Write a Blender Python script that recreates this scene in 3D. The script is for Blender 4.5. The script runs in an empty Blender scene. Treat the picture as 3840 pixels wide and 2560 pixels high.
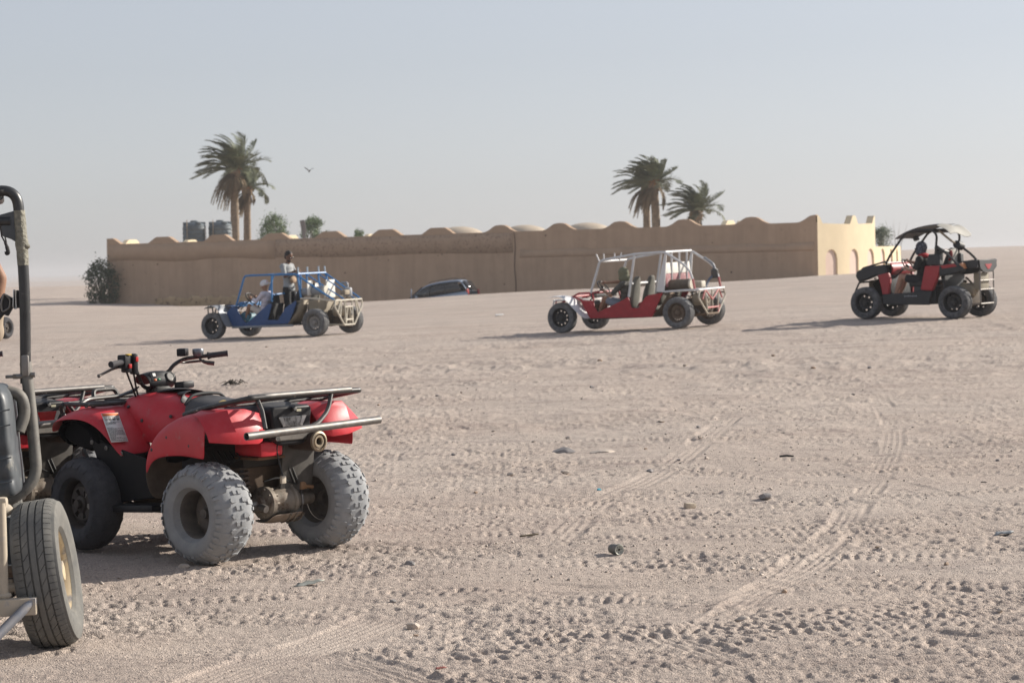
import bpy, bmesh, math, random
import numpy as np
from mathutils import Vector, Matrix, Euler

R = math.radians
scene = bpy.context.scene
COL = scene.collection

# ------------------------------------------------------------------ camera
CAM_H, F_PX = 1.72, 8533.33
pitch, roll = math.atan(295 / F_PX), R(1.3)
fwd = Vector((0, math.cos(pitch), -math.sin(pitch)))
r0 = Vector((1, 0, 0)); u0 = r0.cross(fwd)
right = r0 * math.cos(roll) - u0 * math.sin(roll)
upv = r0 * math.sin(roll) + u0 * math.cos(roll)
cam = bpy.data.cameras.new('camera'); cam_ob = bpy.data.objects.new('camera', cam); COL.objects.link(cam_ob)
m = Matrix.Identity(4)
for i in range(3):
    m[i][0], m[i][1], m[i][2] = right[i], upv[i], -fwd[i]
m.translation = (0, 0, CAM_H)
cam_ob.matrix_world = m
cam.sensor_width = 36; cam.lens = 80; cam.clip_start = 0.1; cam.clip_end = 30000
cam.dof.use_dof = True; cam.dof.focus_distance = 13.4; cam.dof.aperture_fstop = 7.1
scene.camera = cam_ob

# ------------------------------------------------------------------ light
SUN_EL, SUN_AZ = R(25), math.atan2(0.89, 0.46)      # azimuth from +Y towards +X
world = bpy.data.worlds.new('World'); scene.world = world; world.use_nodes = True
wn = world.node_tree; wn.nodes.clear()
sky = wn.nodes.new('ShaderNodeTexSky'); sky.sky_type = 'NISHITA'; sky.sun_disc = False
sky.sun_elevation = SUN_EL; sky.sun_rotation = SUN_AZ
sky.air_density = 1.0; sky.dust_density = 0.75; sky.ozone_density = 1.5; sky.altitude = 0
hs = wn.nodes.new('ShaderNodeHueSaturation'); hs.inputs['Saturation'].default_value = 0.42
wmul = wn.nodes.new('ShaderNodeMix'); wmul.data_type = 'RGBA'; wmul.blend_type = 'MULTIPLY'
wmul.inputs[0].default_value = 1.0; wmul.inputs[7].default_value = (0.965, 0.985, 1.07, 1)
bg = wn.nodes.new('ShaderNodeBackground'); bg.inputs[1].default_value = 0.136
wo = wn.nodes.new('ShaderNodeOutputWorld')
gam = wn.nodes.new('ShaderNodeGamma'); gam.inputs[1].default_value = 0.63
wn.links.new(sky.outputs[0], gam.inputs[0]); wn.links.new(gam.outputs[0], hs.inputs['Color']); wn.links.new(hs.outputs[0], wmul.inputs[6])
wn.links.new(wmul.outputs[2], bg.inputs[0]); wn.links.new(bg.outputs[0], wo.inputs[0])
sun = bpy.data.lights.new('sun', 'SUN'); sun.energy = 4.4; sun.angle = R(0.6); sun.color = (1.0, 0.93, 0.83)
sun_ob = bpy.data.objects.new('sun', sun); COL.objects.link(sun_ob)
sdir = Vector((math.sin(SUN_AZ) * math.cos(SUN_EL), math.cos(SUN_AZ) * math.cos(SUN_EL), math.sin(SUN_EL)))
sun_ob.rotation_euler = sdir.to_track_quat('Z', 'Y').to_euler(); sun_ob.location = sdir * 60
scene.view_settings.view_transform = 'Standard'; scene.view_settings.look = 'None'
scene.view_settings.exposure = 0.64; scene.view_settings.gamma = 1.0
scene.render.engine = 'CYCLES'
scene.cycles.use_denoising = True
scene.cycles.max_bounces = 6; scene.cycles.diffuse_bounces = 3; scene.cycles.glossy_bounces = 3
scene.cycles.transparent_max_bounces = 8; scene.cycles.volume_bounces = 1
scene.cycles.caustics_reflective = False; scene.cycles.caustics_refractive = False

# ------------------------------------------------------------------ helpers
def V(*a): return Vector(a)

def fillet(pts, rad=0.05, seg=5, closed=False):
    P = [Vector(p) for p in pts]; out = []; n = len(P)
    for i, p in enumerate(P):
        if not closed and i in (0, n - 1): out.append(p); continue
        a, b = P[i - 1], P[(i + 1) % n]
        da, db = a - p, b - p
        t = min(rad, da.length * .48, db.length * .48)
        q0, q1 = p + da.normalized() * t, p + db.normalized() * t
        for k in range(seg + 1):
            u = k / seg
            out.append(q0 * (1 - u) ** 2 + p * 2 * u * (1 - u) + q1 * u * u)
    return out

class B:
    """collects faces of one mesh"""
    def __init__(s): s.v = []; s.f = []
    def add(s, vs, fs):
        o = len(s.v); s.v += [tuple(p) for p in vs]; s.f += [tuple(i + o for i in f) for f in fs]; return s
    def box(s, c, d, rot=None, ch=0.0):
        hx, hy, hz = d[0] / 2, d[1] / 2, d[2] / 2
        M3 = Euler(rot).to_matrix() if rot else None
        if ch <= 0:
            vs = [Vector((x * hx, y * hy, z * hz)) for x in (-1, 1) for y in (-1, 1) for z in (-1, 1)]
            fs = [(0, 1, 3, 2), (4, 6, 7, 5), (0, 4, 5, 1), (2, 3, 7, 6), (0, 2, 6, 4), (1, 5, 7, 3)]
        else:
            ch = min(ch, hx * .9, hy * .9, hz * .9)
            bm = bmesh.new(); bmesh.ops.create_cube(bm, size=1)
            for v in bm.verts: v.co = Vector((v.co.x * 2 * hx, v.co.y * 2 * hy, v.co.z * 2 * hz))
            bmesh.ops.bevel(bm, geom=list(bm.edges), offset=ch, segments=2, affect='EDGES', profile=.6)
            bm.verts.index_update(); vs = [v.co.copy() for v in bm.verts]; fs = [[v.index for v in f.verts] for f in bm.faces]; bm.free()
        c = Vector(c)
        return s.add([(M3 @ p if M3 else p) + c for p in vs], fs)
    def prism(s, poly, axis, lo, hi):
        """poly: 2-d outline in the two other axes (x,z for axis y; x,y for z; y,z for x)"""
        n = len(poly)
        def mk(p, w):
            return {0: (w, p[0], p[1]), 1: (p[0], w, p[1]), 2: (p[0], p[1], w)}[axis]
        vs = [mk(p, lo) for p in poly] + [mk(p, hi) for p in poly]
        return s.add(vs, [tuple(range(n)), tuple(range(2 * n - 1, n - 1, -1))] + [(i, i + n, (i + 1) % n + n, (i + 1) % n) for i in range(n)])
    def tube(s, pts, r, n=8, closed=False, cap=True, fl=0):
        P = [Vector(p) for p in pts]
        if fl: P = fillet(P, fl, 5, closed)
        m = len(P); rr = list(r) if isinstance(r, (list, tuple)) else [r] * m
        if len(rr) != m: rr = [float(v) for v in np.interp(np.linspace(0, 1, m), np.linspace(0, 1, len(rr)), rr)]
        T = []
        for i in range(m):
            if closed: t = P[(i + 1) % m] - P[i - 1]
            else: t = P[min(i + 1, m - 1)] - P[max(i - 1, 0)]
            T.append(t.normalized() if t.length > 1e-9 else V(0, 0, 1))
        up = V(0, 0, 1) if abs(T[0].z) < .9 else V(1, 0, 0)
        nrm = (up - T[0] * up.dot(T[0])).normalized(); vs = []; fs = []
        for i in range(m):
            nrm = (nrm - T[i] * nrm.dot(T[i]))
            nrm = nrm.normalized() if nrm.length > 1e-6 else T[i].orthogonal().normalized()
            bn = T[i].cross(nrm)
            for k in range(n):
                a = 2 * math.pi * k / n
                vs.append(P[i] + (nrm * math.cos(a) + bn * math.sin(a)) * rr[i])
        for i in range(m if closed else m - 1):
            j = (i + 1) % m
            for k in range(n):
                k2 = (k + 1) % n
                fs.append((i * n + k, i * n + k2, j * n + k2, j * n + k))
        if cap and not closed:
            fs.append(tuple(range(n - 1, -1, -1))); fs.append(tuple((m - 1) * n + k for k in range(n)))
        return s.add(vs, fs)
    def lathe(s, prof, c=(0, 0, 0), axis=(0, 1, 0), n=32, skip=None, cap=False, wob=None):
        A = Vector(axis).normalized(); c = Vector(c)
        u = A.orthogonal().normalized() if abs(A.y) < .99 else V(1, 0, 0)
        w = A.cross(u); vs = []; fs = []
        for i, (r, h) in enumerate(prof):
            for k in range(n):
                a = 2 * math.pi * k / n
                rr = r * (wob(a, h) if wob else 1)
                vs.append(c + A * h + (u * math.cos(a) + w * math.sin(a)) * rr)
        for i in range(len(prof) - 1):
            for k in range(n):
                if skip and skip(i, k): continue
                k2 = (k + 1) % n
                fs.append((i * n + k, i * n + k2, (i + 1) * n + k2, (i + 1) * n + k))
        if cap:
            fs.append(tuple(range(n - 1, -1, -1))); fs.append(tuple((len(prof) - 1) * n + k for k in range(n)))
        return s.add(vs, fs)
    def ell(s, c, rad, rot=None, n=16, m=10):
        M3 = Euler(rot).to_matrix() if rot else Matrix.Identity(3); c = Vector(c); vs = []; fs = []
        for i in range(m + 1):
            th = math.pi * i / m
            for k in range(n):
                a = 2 * math.pi * k / n
                vs.append(M3 @ Vector((rad[0] * math.sin(th) * math.cos(a), rad[1] * math.sin(th) * math.sin(a), rad[2] * math.cos(th))) + c)
        for i in range(m):
            for k in range(n):
                fs.append((i * n + k, (i + 1) * n + k, (i + 1) * n + (k + 1) % n, i * n + (k + 1) % n))
        return s.add(vs, fs)
    def cap(s, p0, p1, ra, rb, n=12):
        p0, p1 = Vector(p0), Vector(p1); d = (p1 - p0); L = d.length; d = d.normalized()
        pts = []; rr = []
        for k in range(5):
            a = math.pi / 2 * (1 - k / 4.0); pts.append(p0 - d * ra * math.sin(a)); rr.append(max(ra * math.cos(a), .0008))
        for k in range(5):
            a = math.pi / 2 * k / 4.0; pts.append(p1 + d * rb * math.sin(a)); rr.append(max(rb * math.cos(a), .0008))
        return s.tube(pts, rr, n)
    def grid(s, rows, closed=False):
        m, n = len(rows), len(rows[0]); vs = [p for r_ in rows for p in r_]; fs = []
        for i in range(m - 1):
            for k in range(n if closed else n - 1):
                fs.append((i * n + k, i * n + (k + 1) % n, (i + 1) * n + (k + 1) % n, (i + 1) * n + k))
        return s.add(vs, fs)
    def mesh(s, name):
        me = bpy.data.meshes.new(name); me.from_pydata(s.v, [], s.f); me.update(); return me
    def obj(s, name, mat, parent=None, ang=38, sub=0, solid=0, bevel=0, label=None, kind=None, fix=True, loc=None, rot=None, off=0):
        me = s.mesh(name)
        if fix:
            bm = bmesh.new(); bm.from_mesh(me); bmesh.ops.recalc_face_normals(bm, faces=bm.faces); bm.to_mesh(me); bm.free()
        return link(name, me, mat, parent, ang, sub, solid, bevel, label, kind, loc, rot, off)

def link(name, me, mat, parent=None, ang=38, sub=0, solid=0, bevel=0, label=None, kind=None, loc=None, rot=None, off=0):
    if mat and not me.materials: me.materials.append(mat)
    me.shade_smooth()
    if ang < 180 and not sub: me.set_sharp_from_angle(angle=R(ang))
    o = bpy.data.objects.new(name, me); COL.objects.link(o)
    if parent: o.parent = parent
    if loc: o.location = loc
    if rot: o.rotation_euler = rot
    if solid: md = o.modifiers.new('solid', 'SOLIDIFY'); md.thickness = solid; md.offset = off
    if bevel:
        md = o.modifiers.new('bevel', 'BEVEL'); md.width = bevel; md.segments = 2; md.limit_method = 'ANGLE'; md.angle_limit = R(35)
    if sub: md = o.modifiers.new('sub', 'SUBSURF'); md.levels = sub; md.render_levels = sub
    if label: o['label'] = label
    if kind: o['kind'] = kind
    return o

def thing(name, label, cat, loc=(0, 0, 0), rot=(0, 0, 0), group=None):
    o = bpy.data.objects.new(name, None); COL.objects.link(o); o.location = loc; o.rotation_euler = rot
    o.empty_display_size = .2
    o['label'] = label; o['category'] = cat
    if group: o['group'] = group
    return o
def part(name, parent, loc=(0, 0, 0), rot=(0, 0, 0)):
    o = bpy.data.objects.new(name, None); COL.objects.link(o); o.parent = parent; o.location = loc; o.rotation_euler = rot; o.empty_display_size = .05
    return o
def tag(o, label, cat, group=None):
    o['label'] = label; o['category'] = cat
    if group: o['group'] = group
    return o
def copy_tree(o, parent=None):
    c = o.copy(); COL.objects.link(c); c.parent = parent
    for ch in list(o.children): copy_tree(ch, c)
    return c

# ------------------------------------------------------------------ materials
DUST = (0.40, 0.33, 0.27)
def M(name, col, rough=.55, metal=0.0, var=.12, scale=9.0, dust=0.0, dcol=DUST, bump=0.0, bscale=60.0, spec=.5, coat=0, stain=None, stain_amt=0, stain_scale=6):
    mt = bpy.data.materials.new(name); mt.use_nodes = True; nt = mt.node_tree; N = nt.nodes; L = nt.links
    bs = N['Principled BSDF']; bs.inputs['Roughness'].default_value = rough; bs.inputs['Metallic'].default_value = metal
    bs.inputs['Specular IOR Level'].default_value = spec
    if coat: bs.inputs['Coat Weight'].default_value = coat; bs.inputs['Coat Roughness'].default_value = .15
    tc = N.new('ShaderNodeTexCoord')
    no = N.new('ShaderNodeTexNoise'); no.inputs['Scale'].default_value = scale; no.inputs['Detail'].default_value = 6; no.inputs['Roughness'].default_value = .62
    L.new(tc.outputs['Object'], no.inputs['Vector'])
    mr = N.new('ShaderNodeMapRange'); mr.inputs[1].default_value = .28; mr.inputs[2].default_value = .72
    mr.inputs[3].default_value = 1 - var; mr.inputs[4].default_value = 1 + var; L.new(no.outputs['Fac'], mr.inputs[0])
    mx = N.new('ShaderNodeVectorMath'); mx.operation = 'SCALE'; mx.inputs[0].default_value = col[:3]; L.new(mr.outputs[0], mx.inputs['Scale'])
    out = mx.outputs[0]
    def mixc(fac, a, b):
        x = N.new('ShaderNodeMix'); x.data_type = 'RGBA'; L.new(fac, x.inputs[0]); L.new(a, x.inputs[6])
        x.inputs[7].default_value = (*b, 1); return x.outputs[2]
    if stain:
        n3 = N.new('ShaderNodeTexNoise'); n3.inputs['Scale'].default_value = stain_scale; n3.inputs['Detail'].default_value = 8; n3.inputs['Roughness'].default_value = .7
        L.new(tc.outputs['Object'], n3.inputs['Vector'])
        r3 = N.new('ShaderNodeMapRange'); r3.inputs[1].default_value = .62 - stain_amt * .3; r3.inputs[2].default_value = .70 - stain_amt * .2; L.new(n3.outputs['Fac'], r3.inputs[0])
        out = mixc(r3.outputs[0], out, stain)
    if dust:
        ge = N.new('ShaderNodeNewGeometry'); sp = N.new('ShaderNodeSeparateXYZ'); L.new(ge.outputs['Normal'], sp.inputs[0])
        n2 = N.new('ShaderNodeTexNoise'); n2.inputs['Scale'].default_value = scale * 1.7; n2.inputs['Detail'].default_value = 8; n2.inputs['Roughness'].default_value = .7
        L.new(tc.outputs['Object'], n2.inputs['Vector'])
        a1 = N.new('ShaderNodeMapRange'); a1.inputs[1].default_value = -.6; a1.inputs[2].default_value = 1; a1.inputs[3].default_value = .35; a1.inputs[4].default_value = 1.1
        L.new(sp.outputs[2], a1.inputs[0])
        a2 = N.new('ShaderNodeMapRange'); a2.inputs[1].default_value = .3; a2.inputs[2].default_value = .72; L.new(n2.outputs['Fac'], a2.inputs[0])
        mu = N.new('ShaderNodeMath'); mu.operation = 'MULTIPLY'; L.new(a1.outputs[0], mu.inputs[0]); L.new(a2.outputs[0], mu.inputs[1])
        m2 = N.new('ShaderNodeMath'); m2.operation = 'MULTIPLY'; m2.use_clamp = True; L.new(mu.outputs[0], m2.inputs[0]); m2.inputs[1].default_value = dust * 1.5
        out = mixc(m2.outputs[0], out, dcol)
        ro = N.new('ShaderNodeMapRange'); ro.inputs[3].default_value = rough; ro.inputs[4].default_value = .92; L.new(m2.outputs[0], ro.inputs[0]); L.new(ro.outputs[0], bs.inputs['Roughness'])
    L.new(out, bs.inputs['Base Color'])
    if bump:
        bn = N.new('ShaderNodeTexNoise'); bn.inputs['Scale'].default_value = bscale; bn.inputs['Detail'].default_value = 5; L.new(tc.outputs['Object'], bn.inputs['Vector'])
        bu = N.new('ShaderNodeBump'); bu.inputs['Strength'].default_value = bump; bu.inputs['Distance'].default_value = .01; L.new(bn.outputs['Fac'], bu.inputs['Height']); L.new(bu.outputs[0], bs.inputs['Normal'])
    return mt
# ------------------------------------------------------------------ noise and terrain
def _h(ix, iy, seed):
    n = (ix.astype(np.int64) * 374761393 + iy.astype(np.int64) * 668265263 + seed * 1442695041) & 0xffffffff
    n = ((n ^ (n >> 13)) * 1274126177) & 0xffffffff
    return ((n ^ (n >> 16)) & 0xffff) / 65535.0
def vnoise(x, y, seed=0):
    ix, iy = np.floor(x), np.floor(y); fx, fy = x - ix, y - iy
    ix, iy = ix.astype(np.int64), iy.astype(np.int64)
    u, w = fx * fx * fx * (fx * (fx * 6 - 15) + 10), fy * fy * fy * (fy * (fy * 6 - 15) + 10)
    a, b = _h(ix, iy, seed), _h(ix + 1, iy, seed); c, d = _h(ix, iy + 1, seed), _h(ix + 1, iy + 1, seed)
    return (a * (1 - u) + b * u) * (1 - w) + (c * (1 - u) + d * u) * w - .5
def fbm(x, y, oct=4, seed=0, gain=.5):
    s = 0; a = 1.0
    for o in range(oct):
        s = s + a * vnoise(x * 2 ** o + o * 17.3, y * 2 ** o - o * 9.1, seed + o); a *= gain
    return s

KN = [(20, [(-.3, 0), (.3, 0)]),
      (50, [(-.3, -.06), (-.15, .04), (.0, .22), (.18, .40), (.35, .5)]),
      (100, [(-.3, .25), (-.178, .22), (-.128, .12), (-.065, .16), (-.03, .29), (.074, .61), (.134, .81), (.3, .95)]),
      (117, [(-.3, .05), (-.2, -.05), (-.15, -.25), (-.1, -1.0), (-.05, -1.08), (-.02, -.92), (.04, -.55), (.1, .2), (.14, .72), (.2, .95), (.3, 1.0)]),
      (200, [(-.3, .40), (-.2, .42), (-.1, .3), (0, .3), (.15, 1.3), (.3, 1.6)]),
      (420, [(-.3, -1.5), (-.15, -1.2), (0, 0), (.13, 2.2), (.22, 2.7), (.4, 2.6)]),
      (1000, [(-.3, -4), (0, -4), (.3, -2)]),
      (3000, [(-.3, -7), (.3, -7)]), (9000, [(-.3, -9), (.3, -9)])]
def terrain(x, y):
    x = np.asarray(x, float); y = np.asarray(y, float)
    t = np.clip(x / np.maximum(y, 20), -.4, .4)
    prof = [np.interp(t, [p[0] for p in pr], [p[1] for p in pr]) for _, pr in KN]
    ys = np.array([k for k, _ in KN], float); yy = np.clip(y, ys[0], ys[-1])
    i = np.clip(np.searchsorted(ys, yy) - 1, 0, len(ys) - 2)
    P = np.stack(prof); idx = np.indices(x.shape) if x.ndim else None
    def pick(j):
        return np.take_along_axis(P.reshape(len(ys), -1), j.reshape(1, -1), 0).reshape(x.shape)
    f = (yy - ys[i]) / (ys[i + 1] - ys[i]); f = f * f * (3 - 2 * f)
    z = pick(i) * (1 - f) + pick(i + 1) * f
    far = np.clip((y - 150) / 500, 0, 1)
    z = z + far * 5.0 * fbm(x / 240, y / 240, 3, 5) * np.clip(y / 1500, .12, 1.2)
    z = z + np.clip((y - 20) / 30, 0, 1) * .07 * fbm(x / 5.5, y / 9, 3, 8)
    return z
def tz(x, y): return float(terrain(np.array([float(x)]), np.array([float(y)]))[0])

def path_field(X, Y, pts, w):
    """arc length, signed offset and mask of points near a polyline"""
    P = np.array(pts, float)
    x0, x1 = P[:, 0].min() - w, P[:, 0].max() + w; y0, y1 = P[:, 1].min() - w, P[:, 1].max() + w
    sel = np.where((X > x0) & (X < x1) & (Y > y0) & (Y < y1))[0]
    px, py = X[sel], Y[sel]; best = np.full(px.shape, 1e9); S = np.zeros_like(px); D = np.zeros_like(px); s0 = 0
    for a, b in zip(P[:-1], P[1:]):
        d = b - a; L = np.hypot(*d); t = np.clip(((px - a[0]) * d[0] + (py - a[1]) * d[1]) / L ** 2, 0, 1)
        qx, qy = a[0] + t * d[0], a[1] + t * d[1]; dist = np.hypot(px - qx, py - qy)
        side = np.sign((px - a[0]) * d[1] - (py - a[1]) * d[0])
        mk = dist < best; best[mk] = dist[mk]; S[mk] = s0 + t[mk] * L; D[mk] = (dist * side)[mk]; s0 += L
    ok = best < w
    return sel[ok], S[ok], D[ok], s0
def smooth_path(pts, n=8):
    P = [np.array(p, float) for p in pts]; out = []
    for i in range(len(P) - 1):
        a, b, c, d = P[max(i - 1, 0)], P[i], P[i + 1], P[min(i + 2, len(P) - 1)]
        for k in range(n):
            t = k / n
            out.append(.5 * (2 * b + (c - a) * t + (2 * a - 5 * b + 4 * c - d) * t * t + (3 * b - a - 3 * c + d) * t ** 3))
    out.append(P[-1]); return out
# tracks over the sand, metres: (kind, half width, points)
_tr = random.Random(9)
TRACKS = [
    ('rib', 0.11, [(0.21, 8.9), (0.43, 9.46), (0.8, 10.36), (1.13, 11.2), (1.59, 12.73), (2.02, 14.17), (2.39, 15.84), (2.94, 18.16), (3.56, 21.32), (3.98, 24.15), (4.3, 26.85)]),
    ('rib', 0.13, [(0.23, 13.96), (0.6, 16.23), (1.02, 17.73), (1.32, 19.06), (1.85, 21.83), (2.32, 24.29)]),
    ('rib', 0.1, [(1.08, 11.39), (1.35, 11.92), (1.66, 12.6), (1.98, 13.63)]),
    ('smooth', 0.16, [(-1.36, 9.2), (-1.15, 9.79), (-0.85, 10.44), (-0.58, 11.2)]),
    ('smooth', 0.12, [(1.45, 12.21), (1.97, 12.33), (2.37, 12.16), (2.75, 11.94)]),
    ('smooth', 0.12, [(0.08, 12.02), (0.5, 11.85), (0.93, 11.98), (1.37, 12.12)]),
    ('lug', 0.12, [(0.65, 13.37), (0.88, 13.26), (1.34, 13.18)]),
    ('lug', 0.15, [(0.22, 11.61), (0.69, 11.5), (0.99, 11.14), (1.48, 10.85), (1.94, 10.58), (2.4, 10.4)]),
    ('lug', 0.15, [(1.58, 12.13), (1.98, 11.91), (2.31, 11.81), (2.71, 11.75)]),
    ('lug', 0.14, [(1.62, 13.01), (2.07, 12.93), (2.58, 12.81)]),
    ('lug', 0.14, [(1.21, 10.23), (1.6, 10.03), (1.91, 9.78), (2.2, 9.55)]),
    ('lug', 0.13, [(-0.06, 10.56), (0.3, 10.0), (0.63, 9.69), (0.96, 9.52)]),
    ('lug', 0.14, [(-1.62, 13.28), (-1.26, 13.58), (-0.89, 14.17), (-0.39, 13.94)]),
    ('lug', 0.13, [(-1.49, 11.25), (-1.1, 11.11), (-0.82, 10.82)]),
    ('lug', 0.14, [(1.48, 9.64), (1.73, 9.48), (2.13, 9.24)]),
    ('lug', 0.13, [(-0.99, 14.32), (-0.63, 13.72), (-0.22, 13.4)]),
    ('lug', 0.12, [(-0.57, 14.53), (0.11, 14.54), (0.62, 14.51)]),
    ('lug', 0.12, [(1.06, 19.13), (1.56, 18.51), (2.01, 17.71), (2.65, 16.52)]),
    ('rib', 0.1, [(-0.83, 10.08), (-0.51, 9.58), (-0.27, 9.07)]),
    ('rib', 0.1, [(0.52, 10.79), (0.73, 10.22), (0.92, 9.71), (1.09, 9.25)]),
    ('rib', 0.1, [(1.71, 10.31), (1.97, 10.13), (2.3, 10.01)]),
    ('rib', 0.1, [(2.49, 19.81), (2.82, 17.51), (3.21, 15.49)]),
    ('rib', 0.09, [(-2.4, 11.55), (-2.43, 12.12), (-2.39, 12.52)]),
    ('lug', 0.12, [(3.8, 21.25), (4.14, 19.93), (4.46, 19.28)]),
    ('lug', 0.12, [(2.42, 22.34), (2.91, 21.19), (3.8, 20.62)])]

for _k in range(26):                                        # more crossing tyre prints, mostly left to right
    _y = _tr.uniform(9.2, 22); _x = _tr.uniform(-.2, .2) * _y; _a = _tr.gauss(0, .35); _l = _tr.uniform(.8, 2.6) * _y / 12; _c = _tr.uniform(-.12, .12)
    TRACKS.append((_tr.choice(['lug', 'lug', 'lug', 'rib']), _tr.uniform(.09, .14), [(_x + u * _l * math.cos(_a + _c * u), _y + u * _l * math.sin(_a + _c * u)) for u in (-1, -.3, .3, 1)]))

def build_ground():
    t_in = np.linspace(-.262, .262, 700)
    g = .262 * np.geomspace(1.02, 160, 34)
    T = np.concatenate([-g[::-1], t_in, g])
    ys = [8.4]
    while ys[-1] < 64: ys.append(ys[-1] + .0135 * (ys[-1] / 9) ** 1.75)
    while ys[-1] < 9500: ys.append(ys[-1] * 1.028 + .0)
    Yr = np.concatenate([np.array([-300, -120, -50, -20, -8, 0, 4, 6.5, 7.6]), np.array(ys)])
    X = T[None, :] * np.maximum(Yr, 8.4)[:, None]; Y = np.repeat(Yr[:, None], len(T), 1)
    sh = X.shape; X = X.ravel(); Y = Y.ravel()
    Z = terrain(X, Y)
    dens = np.clip((66 - Y) / 30, 0, 1)
    near = np.where((Y > 7) & (Y < 66) & (np.abs(X) < .30 * np.maximum(Y, 8.4)))[0]
    xn, yn, dn = X[near], Y[near], dens[near]
    rough = np.clip(.62 + 1.3 * fbm(xn / 1.1, yn / .8, 3, 21), .25, 1.1)        # loose and hard-packed patches
    h = .016 * fbm(xn / .75, yn / .75, 3, 31) + .030 * fbm(xn / 2.6, yn / 3.2, 2, 33)
    h += rough * (.011 * fbm(xn / .11, yn / .06, 3, 41, .62) + .0115 * fbm(xn / .030, yn / .026, 2, 43)) * np.clip(1 + (yn - 18) / 40, 1, 1.5)
    # scattered little hollows left by old tyre lugs
    cell = np.abs(vnoise(xn / .062, yn / .058, 51)); h -= .009 * np.clip(rough * 1.2, .3, 1.2) * np.clip((cell - .25) / .09, 0, 1)
    cell = np.abs(vnoise(xn / .13, yn / .11, 57)); h -= .008 * rough * np.clip((cell - .33) / .07, 0, 1)
    h += np.clip((yn - 15) / 18, 0, 1) * np.clip(.6 + 1.6 * fbm(xn / 4, yn / 3, 2, 71), .15, 1.2) * .042 * fbm(xn / .40, yn / .70, 3, 73, .65)
    Z[near] += h * dn
    flat = np.zeros_like(Z)
    for kind, w, pts in TRACKS:
        sel, S, D, L = path_field(X, Y, smooth_path(pts), w * 1.5)
        if not len(sel): continue
        e = np.clip((w * 1.12 - np.abs(D)) / (w * .18), 0, 1) * np.clip(S / .25, 0, 1) * np.clip((L - S) / .25, 0, 1)
        base = terrain(X[sel], Y[sel]); brk = np.clip(.60 + 2.4 * vnoise(S / .6 + pts[0][0] * 7, D / w * .8 + len(pts) * 3.1, 61), 0, 1)
        if kind == 'rib':
            e = e * np.clip((brk - .25) * 2.2, .06, 1)
            ribs = -.004 + .0036 * np.cos(D / w * math.pi * 4.2) + .0022 * np.cos(S / .03 + D * 25)
            Z[sel] = Z[sel] * (1 - .90 * e) + e * .90 * (base + ribs - .006 + .15 * (Z[sel] - base))
            lip = np.exp(-((np.abs(D) - w * 1.2) / (w * .16)) ** 2) * .005 * brk; Z[sel] += lip * np.clip(S / .25, 0, 1) * np.clip((L - S) / .25, 0, 1)
        elif kind == 'smooth':
            Z[sel] = Z[sel] * (1 - .85 * e) + .85 * e * (base - .012 + .003 * np.cos(D / w * math.pi * 7))
        else:                                                        # lug prints
            p = .07; k = np.floor(S / p); off = (k % 2) * .5
            lat = np.cos((D / w * 2.0 + off) * math.pi * 1.0) ; lon = np.cos((S / p - k - .5) * 2 * math.pi)
            pit = np.clip(lat * .6 + lon * .75 - .25, 0, 1)
            jit = .55 + 1.1 * (_h(k.astype(np.int64), (D / w * 2 + off + 7).astype(np.int64), 77))
            Z[sel] += e * (-.0165 * pit * jit * (.4 + .6 * brk) + .006)
    me = bpy.data.meshes.new('ground'); nv = len(X); nr, nc = sh
    co = np.empty((nv, 3), np.float32); co[:, 0] = X; co[:, 1] = Y; co[:, 2] = Z
    me.vertices.add(nv); me.vertices.foreach_set('co', co.ravel())
    a = (np.arange(nr - 1)[:, None] * nc + np.arange(nc - 1)[None, :]).ravel()
    q = np.stack([a, a + 1, a + nc + 1, a + nc], 1).astype(np.int32)
    me.loops.add(q.size); me.loops.foreach_set('vertex_index', q.ravel())
    me.polygons.add(len(q)); me.polygons.foreach_set('loop_start', np.arange(0, q.size, 4, dtype=np.int32))
    me.polygons.foreach_set('use_smooth', np.ones(len(q), bool)); me.update(calc_edges=True)
    me.materials.append(sand_material())
    o = bpy.data.objects.new('ground', me); COL.objects.link(o); o['kind'] = 'structure'
    return X.reshape(sh), Y.reshape(sh), Z.reshape(sh)

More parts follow.
